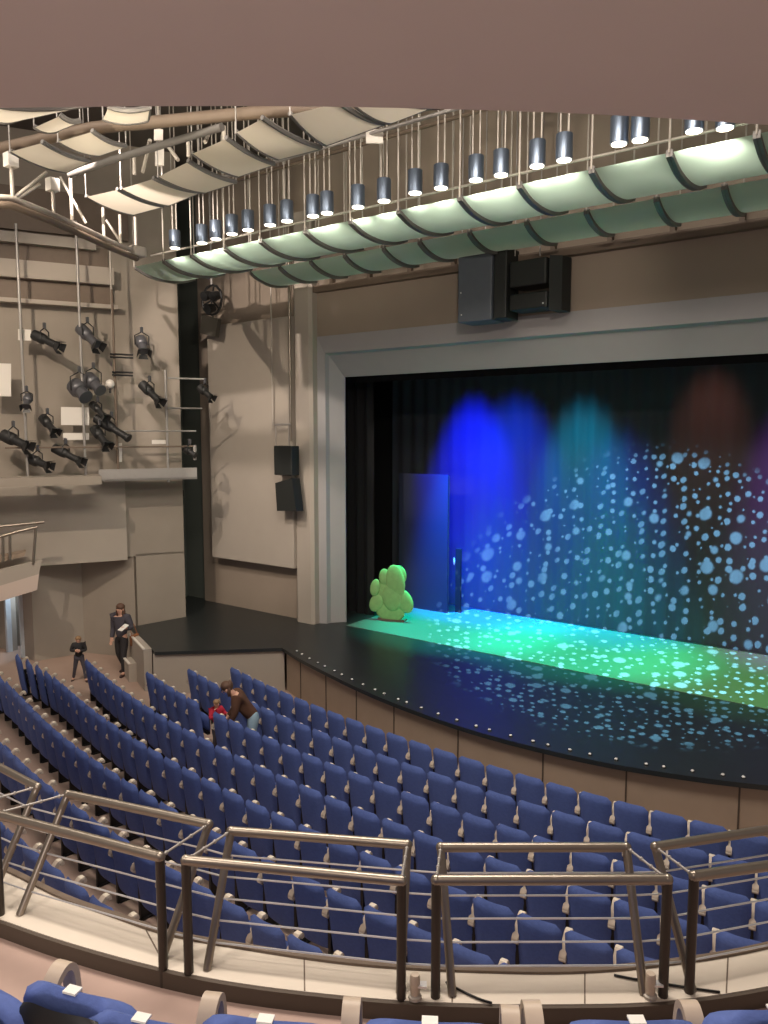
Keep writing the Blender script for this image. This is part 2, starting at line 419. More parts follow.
def make_seat():
    t = thing('theatre_seat', 'x', 'seat')
    cushion_mesh(.428, .17, .905, .085, .030, .10, .02, 8, 14, topcut=.30, dip=.012).build('backrest', M['seat'], t, smooth=50)
    cushion_mesh(.40, .30, .60, .09, -.02, .02, .13, 5, 5, 0).build('seat_cushion', M['seat'], t, smooth=50)
    ar = rise_arm(-SP/2).build('armrest', M['wood'], t, smooth=40)
    for y, z in ((.088, .768), (-.070, .588)): MB().box((-SP/2, y, z), (.068, .05, .034), bev=.012).build('arm_cap', M['woodcap_lit'], ar, smooth=40)
    m = MB(); m.box((-SP/2, .05, .27), (.035, .14, .54)); m.box((-SP/2, .10, .012), (.07, .20, .024))
    m.build('arm_panel', M['shell'], t)
    m = MB(); m.box((0, .10, .31), (SP-.04, .05, .05)); m.build('seat_bar', M['shell'], t)
    return t
seat0 = make_seat(); first_used = False
ledge_px = [(-40, 880), (0, 885), (60, 897), (100, 910), (155, 932), (250, 952), (400, 969), (480, 977), (660, 970), (768, 952), (820, 944)]
def ledge_y(x):
    for (a, b), (c, d) in zip(ledge_px, ledge_px[1:]):
        if a <= x <= c: return b+(d-b)*(x-a)/(c-a)
    return 940
Z1 = lambda x, y: (x/3.84, 640+y/3.84)
Z2 = lambda x, y: (180+x/3.84, 640+y/3.84)
phase_px = {1: (577, 790), 2: (627, 827), 3: Z2(447, 428), 4: Z2(357, 505), 5: Z1(578, 395), 6: Z1(415, 470), 7: Z1(150, 520)}
left_x = {1: 228, 2: 188, 3: 150, 4: 88, 5: 8}
seats = {}
for k in range(1, 11):
    R = R1+RP*(k-1); zt = .9+RAKE*(k-1); da = SP/R
    if k in phase_px:
        p = atz(*phase_px[k], zt); a0 = math.atan2(CX-p.x, CY-p.y)-da/2   # arm sits on the seat's left side
    else: a0 = .01
    row = []
    for n in range(-60, 60):
        a = a0+n*da; Ra = R+(45*max(0, a-.27)**2 if k >= 5 else 0); x, y = polar(Ra, a)
        if not (-25 < math.degrees(a) < 24): continue
        px, py, d = proj((x, y, zt))
        if d < 1 or px < -14 or px > 790: continue
        if k in left_x and px < left_x[k]: continue
        if py > ledge_y(px)+4: continue
        if k == 3 and 203 < px < 213: continue     # the place where the child in red stands
        row.append((a, x, y, Ra))
    row.sort(reverse=True); seats[k] = row
RAIL_SEATS = {}
nseat = 0
for k, row in seats.items():
    for i, (a, x, y, Ra) in enumerate(row):
        s = seat0 if not first_used else copy_tree(seat0)
        first_used = True
        tx, ty = polar(Ra-.08, a)     # rows measured at the back's top edge
        s.location = (tx, ty, floor_z(tx, ty)); s.rotation_euler = (0, 0, -a)
        where = 'front row by the stage' if k == 1 else '%s row from the stage' % ordn(k)
        s['label'] = 'blue seat in the %s, %s seen from its left end' % (where, ordn(i+1))
        s['group'] = 'seats in the %s' % where
        nseat += 1
print('SEATS', {k: (round(math.degrees(v[0][0]), 1), round(math.degrees(v[-1][0]), 1)) for k, v in seats.items() if v}, nseat, {k: len(v) for k, v in seats.items()})

# ================================================================== BALCONY SEATS
def make_bseat(name, label, w=.385, arms=(True, True), loc=(0, 0), rz=0., group='balcony seats in front of the railing'):
    t = thing(name, label, 'seat', (loc[0], loc[1], BZ), rz, group)
    cushion_mesh(w, .33, .885, .075, .025, .10, .04, 16, 24, topcut=.32, eu=12).build('backrest', M['seat'], t, smooth=50)
    sh = cushion_mesh(w-.015, .26, .876, .05, .028, .11, -.012, 14, 20, topcut=.32, eu=12).build('back_shell', M['shell'], t, smooth=50); sh['label'] = 'black moulded rear shell'
    cushion_mesh(w-.03, .30, .58, .09, -.02, .02, .15, 10, 10, .25).build('seat_cushion', M['seat'], t, smooth=50)
    m = MB(); m.box((.0, -.082, .886), (.042, .03, .006)); m.build('number_plate', M['plate'], t)
    for sgn, on in zip((-1, 1), arms):
        if not on: continue
        x = sgn*(w/2+.035)
        pp = smoothline([(0, -.05, .46), (0, -.03, .55), (0, .07, .70), (0, .11, .745), (0, .145, .75), (0, .17, .71), (0, .18, .58), (0, .18, .40)], 4)
        ribbon(pp, .052, .022, x).build('armrest', M['wood'], t, smooth=40)
        m = MB(); m.box((x, .08, .27), (.036, .17, .54)); m.build('arm_panel', M['shell'], t)
    m = MB(); m.box((0, .10, .16), (.30, .06, .32)); m.build('seat_support', M['shell'], t)
    return t
def bseat(px, py, label, arms, dz=.0, rz=None, w=.385):
    p = atz(px, py, BZ+.885)
    x, y = p.x, p.y
    if rz is None:
        best = min(range(1, len(nb)-1), key=lambda i: (nb[i]-Vector((x, y, 0))).length); t = (nb[best+1]-nb[best-1]).normalized(); rz = math.atan2(t.y, t.x)
    c = Vector((x, y))-Vector((-math.sin(rz), math.cos(rz)))*(-.06)
    return make_bseat('balcony_seat', label, w, arms, (c.x, c.y), rz)
bseat(-16, 974, 'blue balcony seat at the far left edge, beside the black-backed one', (False, False), rz=math.radians(4))
bseat(78, 985, 'balcony seat showing its black rear shell and white number plate', (True, False), rz=math.radians(19))
bseat(146, 1012, 'blue balcony seat just right of the black-backed one, beside the wooden arms', (False, True), rz=math.radians(22))
bseat(268, 1013, 'blue balcony seat below the railing bay left of centre', (True, False))
bseat(430, 1015, 'blue balcony seat below the gap between the two middle railing bays', (True, True))
bseat(634, 1014, 'blue balcony seat below the right end of the middle railing bay', (True, True))
bseat(772, 1003, 'blue balcony seat in the lower right corner below the railing', (False, True))

# ================================================================== BALCONY RAILING
def zat(p, z): return Vector((p[0], p[1], z))
bays = [
 ('guard_rail', 'steel guard-rail bay at the far left, running out of view', (-4.55, 1.58), (-3.76, 1.67), (-4.6, 1.95), (-3.70, 1.95), (-4.5, 1.70), (-3.66, 1.71)),
 ('guard_rail', 'sloping steel guard-rail bay left of the black-backed balcony seat arm gap', (-3.59, 1.68), (-2.65, 1.92), (-3.50, 2.00), (-2.70, 2.23), (-3.46, 1.76), (-2.66, 2.0)),
 ('guard_rail', 'steel guard-rail bay second from the left post gap, left of centre', (-2.54, 1.97), (-1.72, 2.40), (-2.57, 2.25), (-1.86, 2.64), (-2.46, 2.06), (-1.73, 2.45)),
 ('guard_rail', 'level steel guard-rail bay in the middle right of the balcony front', (-1.61, 2.49), (-.86, 3.06), (-1.73, 2.71), (-1.08, 3.20), (-1.58, 2.56), (-.95, 3.03)),
 ('guard_rail', 'steel guard-rail bay at the right edge, rising out of view', (-.78, 3.15), (-.18, 3.85), (-.98, 3.28), (-.36, 4.05), (-.82, 3.16), (-.22, 3.92))]
bays[1] = bays[1][:1]+('steel guard-rail bay with sloping top tubes at the lower left',)+bays[1][2:]
bays[2] = bays[2][:1]+('steel guard-rail bay above the two wooden arms, left of centre',)+bays[2][2:]
RT = 3.69; rr = .022
prevfar = None
for bi, (nm, lab, n0, n1, f0, f1, b0, b1) in enumerate(bays):
    t = thing(nm, lab, 'railing', (0, 0, 0), 0, 'guard-rail bays along the balcony front')
    N0, N1, F0, F1 = zat(n0, RT), zat(n1, RT), zat(f0, RT), zat(f1, RT)
    def ledgept(p, q):
        i = min(range(len(nb)), key=lambda k: (nb[k]-Vector((p[0], p[1], 0))).length); return zat(nb[i].lerp(fb[i], q), LZ)
    G0, G1 = ledgept(b0, .22), ledgept(b1, .22)
    ux = (N1-N0).normalized()
    m = MB(); m.tube([N0-ux*.01, N1+ux*.01], rr, 12); m.ell(N0, (rr*1.05,)*3); m.ell(N1, (rr*1.05,)*3); m.build('top_tube', M['chrome'], t, smooth=50)
    for p in (N0, N1):
        m = MB(); m.tube([zat(p, BZ), p], rr*.93, 10); m.build('near_post', M['darkpost'], t, smooth=50)
    uf = (F1-F0).normalized()
    m = MB(); m.tube([F0, F1], rr*.95, 12); m.ell(F0, (rr,)*3); m.ell(F1, (rr,)*3); m.build('outer_tube', M['chrome'], t, smooth=50)
    for p, g in ((F0, G0), (F1, G1)):
        m = MB(); m.tube([g, p], rr*.85, 10); m.build('leaning_post', M['chrome'], t, smooth=50)
    for a, b in ((N0, F0), (N1, F1)):
        m = MB(); m.tube([a, b], .0055, 8)
        for q in (.12, .38, .62, .88): m.ell(a.lerp(b, q), (.0095,)*3, seg=8, rings=6)
        m.build('tie_rod', M['steel'], t, smooth=50)
    for w in range(5):
        q = .19+.157*w
        p0, p1 = G0.lerp(F0, q), G1.lerp(F1, q)
        pts = [p0, p1]
        if prevfar is not None: pts = [prevfar[0].lerp(prevfar[1], q)]+pts
        m = MB(); m.tube(pts, .0042, 6); m.build('wire', M['wire'], t, smooth=50)
    prevfar = (G1, F1)
# little fittings in the gaps between bays, and cables on the ledge
def ledge_lamp(px, py, label):
    p = atz(px, py, LZ); t = thing('ledge_lamp', label, 'lamp', p, 0.6, 'small lamps in the railing gaps')
    m = MB(); m.lathe([(.028, 0), (.028, .012), (.02, .016), (.02, .02)], 12); m.build('base', M['pale'], t, smooth=40)
    m = MB(); m.lathe([(.019, .02), (.021, .05), (.021, .095), (.017, .105)], 12); m.build('body', M['wood'], t, smooth=40)
    m = MB(); m.box((.028, 0, .06), (.04, .035, .008)); m.build('bracket', M['wire'], t)
    return t
ledge_lamp(415, 998, 'small pale lamp in the central gap of the railing')
ledge_lamp(650, 997, 'small pale lamp at the right end of the middle railing bay')
def cable(label, P):
    m = MB(); m.tube(smoothline([atz(x, y, LZ+.007) for x, y in P], 4), .005, 6); tag(m.build('cable', M['shell'], smooth=60), label, 'cable')
cable('black cable lying on the ledge in the middle railing bay', [(446, 982), (458, 989), (470, 995), (482, 1000), (492, 1003)])
cable('dark cable lying across the ledge behind the right railing posts', [(614, 975), (634, 979), (660, 983), (690, 988), (720, 992)])

# ================================================================== STAGE DRESSING
# backdrop with real folds
def drape(name, label, x0, x1, y, z0, z1, m, amp=.05, wl=.33, parent=None):
    mb = MB(); n = int((x1-x0)/wl*8)
    ph = [random.uniform(-.4, .4) for _ in range(n+1)]
    for i in range(n+1):
        x = x0+(x1-x0)*i/n; w = 2*PI*x/wl
        yy = y+amp*math.sin(w+.9*math.sin(x*1.7))*(.7+.3*math.sin(x*.9+1))
        mb.v.append((x, yy, z0)); mb.v.append((x, yy*1+.004, z1))
    for i in range(n): mb.f.append((2*i, 2*i+2, 2*i+3, 2*i+1))
    o = mb.build(name, m, parent, smooth=80)
    return tag(o, label, 'curtain') if not parent else o
drape('backdrop_curtain', 'pleated backdrop curtain washed in blue, cyan and purple light', -12.6, 2.3, 17.12, SZ, 8.6, M['backdrop'], .035, .42)
drape('wing_drape', 'black drape at the left side of the stage opening', -13.2, -11.55, 14.9, SZ, 8.8, M['black'], .06, .3)
drape('border_drape', 'black border curtain hanging inside the top of the opening', -12.6, 2.3, 14.4, 6.68, 8.6, M['black'], .03, .4)
t = thing('stage_flat', 'tall plain blue-lit flat standing left of the backdrop', 'scenery', (-10.95, 16.2, SZ))
MB().box((0, 0, 1.75), (1.5, .05, 3.5)).build('panel', M['flat'], t)
for x in (-.7, 0, .7): MB().box((x, .05, 1.75), (.06, .05, 3.46)).build('batten', M['brown'], t)
t = thing('masking_flat', 'narrow black masking flat beside the blue flat', 'scenery', (-10.02, 16.42, SZ))
MB().box((0, 0, .82), (.15, .05, 1.64)).build('panel', M['black'], t); MB().box((0, .06, .4), (.05, .06, .8)).build('brace', M['brown'], t)
m = MB(); m.ell((0, 0, 0), (.025, .02, .10)); tag(m.build('hanging_lamp', mat('pale tip', (.7, .75, .6), .5), loc=(-10.12, 16.37, SZ+1.32)), 'small pale lamp on the edge of the black flat', 'lamp')
# bushy green cutout
cp = atz(391, 621, SZ)
t = thing('bush_cutout', 'lumpy green cut-out bush standing at the left of the stage', 'scenery', cp, math.radians(14))
lob = [(-.02, .24, .38, .26, 0), (-.38, .42, .17, .24, .5), (-.40, .80, .13, .22, .25), (-.20, .70, .19, .33, .15), (-.17, 1.08, .14, .20, .1), (.13, .98, .25, .42, -.12), (.20, 1.14, .20, .24, -.1), (.36, .52, .21, .30, -.45), (.05, .60, .26, .34, 0)]
for i, (x, z, rx, rz_, ro) in enumerate(lob):
    m = MB(); m.ell((x, -.022*(i % 3), z), (rx, .045, rz_), Matrix.Rotation(ro, 3, 'Y'), 18, 12); m.build('lobe', M['green'], t, smooth=60)
m = MB(); m.box((0, .08, .025), (.7, .22, .05)); m.box((0, .07, .4), (.06, .05, .8)); m.build('stand', M['brown'], t)
# studs along the apron edge
cnt = 0
arc = smoothline(APR, 12); L = 0; marks = []; last = arc[0]
for p in arc[1:]:
    L += (p-last).length; last = p
    if L > .235+random.uniform(-.05, .12): marks.append(p.copy()); L = 0
stud0 = None
vis = [p for p in marks if proj((p.x, p.y, SZ))[0] < 775]
for i, p in enumerate(vis):
    k = min(range(len(arc)), key=lambda q: (arc[q]-p).length); tt = (arc[min(k+1, len(arc)-1)]-arc[max(k-1, 0)]).normalized(); nn = Vector((-tt.y, tt.x, 0))
    if stud0 is None:
        stud0 = thing('edge_light', 'x', 'light')
        m = MB(); m.lathe([(.034, 0), (.034, .008), (.026, .013)], 10); m.build('base', M['lampblack'], stud0, smooth=30)
        m = MB(); m.lathe([(.024, .012), (.022, .022), (.012, .028)], 10); m.build('cap', M['stud'], stud0, smooth=30); s = stud0
    else: s = copy_tree(stud0)
    q = p+nn*.16; s.location = (q.x, q.y, SZ); s['group'] = 'small white edge lights along the apron'
    s['label'] = 'small white light on the apron edge, %s from the left corner' % ordn(i+1)

# ================================================================== SPEAKERS
t = thing('speaker_cluster', 'large speaker cluster hanging above the stage opening', 'speaker', (0, 0, 0))
def boxpx(x0, x1, y0, y1, Y, dep, m, nm, par, bev=.02, shrink=0):
    a = aty(x0, y1, Y); b = aty(x1, y0, Y); mb = MB(); mb.box(((a.x+b.x)/2, Y+dep/2, (a.z+b.z)/2), (abs(b.x-a.x), dep, abs(b.z-a.z)), bev=bev); return mb.build(nm, m, par)
Y0 = 12.86
boxpx(457.5, 492, 252, 323, Y0, .55, M['spkgrey'], 'grey_cabinet', t)['label'] = 'blue-grey cabinet'
boxpx(493, 507, 246, 319, Y0+.05, .5, M['spk'], 'black_cabinet', t)
for (xa, xb, ya, yb, rz) in ((509, 548, 256, 288, -.25), (509, 548, 290, 311, -.15)):
    a = aty(xa, yb, Y0+.1); b = aty(xb, ya, Y0+.1); m = MB()
    w = b.x-a.x; h = b.z-a.z; c = (a+b)/2
    m.box((c.x, c.y+.25, c.z), (w, .5, h), Matrix.Rotation(rz*.3, 3, 'Z'), bev=.03)
    o = m.build('horn_cabinet', M['spk'], t)
a = aty(548, 311, Y0+.1); b = aty(561, 253, Y0+.1)
m = MB(); m.prism([(a.x, a.y+.02), (b.x-.05, a.y+.18), (b.x, a.y+.45), (a.x, a.y+.5)], a.z+.02, b.z); m.build('side_cabinet', M['spk'], t)
for px in (462, 485, 500, 515, 540):
    p = aty(px, 256, Y0+.36); MB().tube([p, (p.x, p.y, 11.98)], .012, 6).build('hanging_cable', M['steel'], t)
m = MB(); p = aty(458, 252, Y0+.36); q = aty(556, 252, Y0+.36); m.tube([(p.x, p.y, p.z+.16), (q.x, p.y, p.z+.16)], .03, 8)
for px in (466, 476, 486, 512, 526): r = aty(px, 252, Y0+.36); m.box((r.x, p.y, p.z+.08), (.05, .05, .16))
m.build('rigging_bar', M['lampblack'], t)
for x, y in ((461, 293), (461.5, 315), (543, 303)): p = aty(x, y, Y0-.005); MB().lathe([(.012, 0), (.012, .01)], 8, Matrix.Translation(p) @ Matrix.Rotation(PI/2, 4, 'X')).build('rivet', M['plate'], t)
# line array left of the opening
t = thing('line_array', 'pair of black speakers hung on tall pipes beside the opening', 'speaker', (0, 0, 0))
Y0 = 12.9
boxpx(274, 291.5, 446, 475, Y0, .26, M['spk'], 'upper_speaker', t)
a = aty(275, 478, Y0); b = aty(292, 478, Y0); c = aty(296, 511, Y0); d = aty(277, 511, Y0)
m = MB(); vs = [a+Vector((0, .0, -.12)), b, c, d]; vs += [v+Vector((0, .26, -.02)) for v in vs]
m.add(vs, [(0, 1, 2, 3), (7, 6, 5, 4), (0, 4, 5, 1), (1, 5, 6, 2), (2, 6, 7, 3), (3, 7, 4, 0)]); m.build('lower_speaker', M['spk'], t)
m = MB(); a = aty(276, 446, Y0+.1); b = aty(289, 446, Y0+.1)
for p in (a, b): m.tube([p, (p.x, p.y, p.z+.5)], .012, 6)
m.tube([(a.x-.03, a.y, a.z+.5), (b.x+.06, b.y, b.z+.5)], .025, 6); m.build('hanger', M['steel'], t)
m = MB(); p = aty(273, 440, Y0+.25); m.tube([(p.x, p.y, 5.6), (p.x, p.y, 11.5)], .014, 6); m.build('cable', M['pale'], t)
m = MB(); p = aty(291, 440, Y0+.25); m.tube([(p.x, p.y, 5.3), (p.x, p.y, 11.5)], .035, 8); m.build('pipe', M['chrome'], t, smooth=50)

# ================================================================== REFLECTOR CANOPIES, LAMPS, CEILING STEEL
def curved_panel(name, label, group, x0, x1, prof, th, m, gap=.05, cat='panel', dy0=0., dy1=0.):
    """sagging sheet between x0 and x1 following prof [(y,z)...]; ribs at both sides"""
    t = thing(name, label, cat, ((x0+x1)/2, prof[0][0], prof[0][1]), 0, group)
    ox, oy, oz = t.location
    P = smoothline([(0, y, z) for y, z in prof], 4); mb = MB(); n = len(P)
    for i, p in enumerate(P):
        for xx, d in ((x0+gap, dy0), (x1-gap, dy1)):
            mb.v.append((xx-ox, p.y+d-oy, p.z-oz))
    for i in range(n-1): mb.f.append((2*i, 2*i+1, 2*i+3, 2*i+2))
    mb.build('sheet', m, t, smooth=40)
    for xx, d in ((x0+gap*.45, dy0), (x1-gap*.45, dy1)):
        r = MB(); r.v = []
        for p in P:
            for dx, dz in ((-gap*.4, -.05), (gap*.4, -.05), (gap*.4, .04), (-gap*.4, .04)): r.v.append((xx+dx-ox, p.y+d-oy, p.z+dz-oz))
        for i in range(n-1):
            for c in range(4): r.f.append((i*4+c, i*4+(c+1) % 4, i*4+4+(c+1) % 4, i*4+4+c))
        r.f += [(3, 2, 1, 0), (4*n-4, 4*n-3, 4*n-2, 4*n-1)]
        r.build('rib', M['rib'], t)
    for q in (0, -1): MB().tube([(x0-ox, P[q].y-oy, P[q].z-oz), (x0-ox, P[q].y-oy, 11.97-oz)], .014, 6).build('hanger_rod', M['pale'], t)
    return t
K = 3.5/3.0
xs = [-.96, -1.89, -2.76, -3.64, -4.56, -5.41, -6.39, -7.24, -8.12, -9.08, -9.91, -10.75, -11.5, -12.36]
xs = [x*K for x in xs]
ys = 8.80*K
profA = [(ys, 9.02), (ys+.35, 8.90), (ys+.8, 8.86), (ys+1.25, 8.91), (ys+1.62, 9.03)]
for i in range(len(xs)-1):
    curved_panel('reflector_panel', 'pale green curved ceiling panel, front row over the stage edge, %s from the right' % ordn(i+1), 'front row of curved green panels', xs[i+1], xs[i], profA, .015, M['panelg'])
low_px = [(725, 177), (657, 192), (587, 205), (527, 215), (470, 225), (420, 234), (384, 240), (345, 247), (311, 253), (280, 259), (250, 265)]
xl = [aty(x, y, ys+1.72).x for x, y in low_px]
xl = [xl[0]+1.1]+xl
profB = [(ys+1.70, 8.98), (ys+1.9, 8.88), (ys+2.2, 8.81), (ys+2.5, 8.80), (ys+2.85, 8.86)]
for i in range(len(xl)-1):
    curved_panel('reflector_panel', 'pale green curved ceiling panel, back row nearer the stage wall, %s from the right' % ordn(i+1), 'back row of curved green panels', xl[i+1], xl[i], profB, .015, M['panelg'])
# downlight cans
cans = [(175, 248), (202, 243), (216, 239), (232, 234), (248, 230), (270, 225), (287, 221), (313, 216), (327, 213), (358, 207), (384, 201), (415, 193), (441, 188), (476, 180), (501, 175), (537, 166), (564, 160), (619, 144), (640, 140), (694, 131), (725, 128)]
can0 = None; canpos = []
for i, (px, py) in enumerate(reversed(cans)):
    p = atz(px, py, 9.20); canpos.append(p)
    if can0 is None:
        can0 = thing('downlight', 'x', 'lamp')
        m = MB(); m.lathe([(.095, .0), (.115, .0), (.115, .33), (.108, .34), (.03, .34)], 18); m.build('housing', M['can'], can0, smooth=40)
        m = MB(); m.lathe([(.096, -.012), (.094, .012)], 18); m.build('lens', M['lens'], can0)
        for s in (-.06, .06): MB().tube([(s, 0, .34), (s, 0, 2.75)], .012, 6).build('rod', M['pale'], can0)
        s = can0
    else: s = copy_tree(can0)
    s.location = p; s['group'] = 'steel downlights above the green panels'
    s['label'] = 'hanging cylindrical steel downlight above the green panels, %s from the right' % ordn(i+1)
# long lighting pipes
for lab, y, z, r, m_ in (('long pale pipe running just above the downlights', ys-.35, 10.15, .03, 'steel'), ('long grey pipe just above the front green panels', ys+.5, 9.35, .022, 'pale'), ('long brown pipe high above the green panels', ys+.9, 10.6, .04, 'brown')):
    tag(MB().tube([(-14.5, y, z), (1.5, y, z)], r, 8).build('lighting_pipe', M[m_], smooth=60), lab, 'pipe')
# cream canopy upper left: panels given by the four corners of each (pixels at constant height)
def quad_panel(label, corners, z, sag=.045, m='panelc'):
    a, b, c, d = [atz(x, y, z) for x, y in corners]   # near-left, near-right(far end), far-right, far-left order
    o = (a+b+c+d)/4
    t = thing('canopy_panel', label, 'panel', o, 0, 'cream curved panels under the ceiling')
    n = 8; mb = MB(); L = []; Rr = []
    for i in range(n+1):
        q = i/n; s = -sag*4*q*(1-q)
        L.append(a.lerp(d, q)-o+Vector((0, 0, s))); Rr.append(b.lerp(c, q)-o+Vector((0, 0, s)))
    for l, r in zip(L, Rr): mb.v += [tuple(l), tuple(r)]
    for i in range(n): mb.f.append((2*i, 2*i+1, 2*i+3, 2*i+2))
    mb.build('sheet', M[m], t, smooth=40)
    for E in (L, Rr):
        r = MB(); r.tube([p+Vector((0, 0, .02)) for p in E], .035, 6); r.build('rib', M['rib'], t)
    r = MB(); r.tube([L[-1]+Vector((0, 0, .02)), Rr[-1]+Vector((0, 0, .02))], .025, 6); r.build('edge_bar', M['rib'], t)
    for e in (L[0], Rr[-1]): MB().tube([e, (e.x, e.y, 11.97-o.z)], .010, 6).build('hanger_rod', M['steel'], t)
    return t
CZ = 9.6
quads = [
 ('cream canopy panel nearest the truss, lowest of the left-hand row', [(86, 197), (117, 190), (163, 207), (133, 215)]),
 ('cream canopy panel second from the truss in the long row', [(121, 189), (153, 179), (200, 193), (168, 206)]),
 ('cream canopy panel third from the truss in the long row', [(158, 177), (188, 162), (236, 183), (205, 193)]),
 ('cream canopy panel fourth from the truss in the long row', [(192, 154), (226, 139), (274, 165), (238, 177)]),
 ('cream canopy panel fifth from the truss, beside a ceiling joint', [(236, 133), (262, 119), (321, 149), (278, 160)]),
 ('large cream canopy panel right of the beam joint', [(290, 115), (338, 103), (384, 125), (326, 146)]),
 ('cream canopy panel cut by the soffit, rightmost of the cream row', [(352, 104), (392, 96), (432, 108), (390, 124)]),
 ('cream canopy panel above the truss brackets at the far left', [(10, 152), (42, 143), (90, 162), (66, 173)]),
 ('bright cream canopy panel under the thick brown beam', [(58, 142), (92, 132), (126, 147), (99, 156)]),
 ('cream canopy panel tucked above the brown beam at the left', [(34, 128), (60, 116), (80, 122), (58, 131)]),
 ('long cream canopy panel touching the soffit at the far left', [(-10, 121), (0, 108), (95, 105), (20, 119)]),
 ('cream canopy panel above the brown beam near the soffit', [(103, 120), (108, 108), (150, 109), (148, 121)]),
]
for lab, cs in quads: quad_panel(lab, cs, CZ if cs[0][0] > 80 else CZ-.0)
def beam(name, label, pts, r, m, seg=10, cat='beam'):
    return tag(MB().tube(pts, r, seg).build(name, M[m], smooth=60), label, cat)
beam('roof_beam', 'thick brown roof beam sloping across the upper left', [atz(-20, 153, 9.9), atz(92, 128, 9.9), atz(262, 112, 9.9), atz(440, 103, 9.9)], .085, 'brown')
beam('roof_tube', 'grey roof tube crossing behind the cream panels', [atz(70, 175, 9.75), atz(112, 160, 9.75), (atz(222, 127, 9.75))], .055, 'rib')
# ceiling truss at left
t = thing('ceiling_truss', 'pale steel lattice truss below the cream panels at left', 'truss', (0, 0, 0))
lowp = [(-12, 196), (12.7, 198), (52, 214), (85, 229), (110, 241), (136, 252)]
TZ = 9.05
LP = [atz(x, y, TZ) for x, y in lowp]
m = MB(); m.tube(LP, .045, 8); m.build('lower_chord', M['pale'], t, smooth=60)
m = MB(); m.tube([p+Vector((.15, -.1, -.16)) for p in LP], .06, 8); m.build('second_chord', M['brown'], t, smooth=60)
def below(px, py, z=TZ):   # point on the chord line nearest the pixel column
    return min((LP[i].lerp(LP[i+1], q/20) for i in range(len(LP)-1) for q in range(21)), key=lambda p: abs(proj(p)[0]-px))
for px, ytop in ((12.7, 157), (53, 182), (72.5, 178), (104, 208), (121, 215), (138, 217)):
    b = below(px, 0); tp = b.copy()
    for q in range(200):
        tp.z += .01
        if proj(tp)[1] <= ytop: break
    m = MB(); m.tube([b, tp], .03, 8)
    m.build('upright', M['pale'], t, smooth=60)
    if px in (12.7, 53):
        m = MB(); m.box(tp+Vector((0, 0, -.05)), (.16, .16, .2)); m.build('bracket', M['white'], t)
for (xa, ya), (xb, yb) in (((15, 197), (47, 172)), ((17, 199), (40, 184)), ((60, 177), (86, 223)), ((106, 220), (122, 244))):
    pa = below(xa if ya > yb else xb, 0); d = proj(pa)[2]
    r1, r2 = (Vector(ray(xa, ya)), Vector(ray(xb, yb)))
    k1 = (pa.length if False else 1)
    hx = math.hypot(pa.x, pa.y)
    P1 = r1*(hx/math.hypot(r1.x, r1.y)); P2 = r2*(hx/math.hypot(r2.x, r2.y)); P1.z += EYE; P2.z += EYE
    m = MB(); m.tube([P1, P2], .025, 8); m.build('diagonal', M['pale'], t, smooth=60)
m = MB(); p = LP[-1]; m.box(p, (.3, .3, .2), bev=.03); m.build('node', M['pale'], t)
# pale plates and lattice seen in the roof void
for lab, x0, x1, y0, y1 in (('upper pale plate hanging in the roof void', 154, 163, 130, 141), ('lower pale plate hanging in the roof void', 155, 164, 147, 166), ('small pale plate at the end of the cream row', 366, 383, 130, 144)):
    a = atz(x0, y1, 10.0); hx = math.hypot(a.x, a.y); rr_ = [Vector(ray(*q)) for q in ((x0, y1), (x1, y1), (x1, y0), (x0, y0))]
    P = [r*(hx/math.hypot(r.x, r.y))+Vector((0, 0, EYE)) for r in rr_]; n = (P[1]-P[0]).cross(P[3]-P[0]).normalized()*.03
    m = MB(); m.add(P+[q+n for q in P], [(0, 1, 2, 3), (7, 6, 5, 4), (0, 4, 5, 1), (1, 5, 6, 2), (2, 6, 7, 3), (3, 7, 4, 0)])
    o = m.build('roof_plate', M['white']); tag(o, lab, 'plate')
    c = (P[2]+P[3])/2; r = MB().tube([c, (c.x, c.y, 11.95)], .015, 6).build('hanger', M['pale'], o)
def strut(i, pts, lab): tag(MB().tube(pts, .03, 6).build('roof_strut', M['pale']), lab, 'strut')
for i, (xa, ya, xb, yb, lab) in enumerate(((150, 140, 143, 172, 'thin strut left of the pale roof plates'), (168, 146, 178, 160, 'short strut right of the pale roof plates'), (210, 131, 205, 142, 'short strut above the fourth cream panel'), (134, 157, 134, 177, 'upright strut behind the second cream panel'), (188, 138, 188, 150, 'short upright on the grey roof tube'), (224, 126, 224, 136, 'short upright at the end of the grey roof tube'))):
    strut(i, [atz(xa, ya, 10.0), Vector((atz(xa, ya, 10.0).x, atz(xa, ya, 10.0).y, 0))+Vector((0, 0, 9.72)) if xa == xb else atz(xb, yb, 9.72)], lab)
# shadow band on the upper stage wall, shaped as two rails with short uprights
t = thing('shadow_band', 'dark brown bars standing in for the shadow band along the upper stage wall', 'rail', (0, 0, 0))
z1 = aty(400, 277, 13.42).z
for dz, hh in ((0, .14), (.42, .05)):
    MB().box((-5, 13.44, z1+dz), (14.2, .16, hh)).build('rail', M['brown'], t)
for x in range(13): MB().box((-11.6+x*1.07, 13.46, z1+.2), (.09, .1, .42)).build('upright', M['brown'], t)

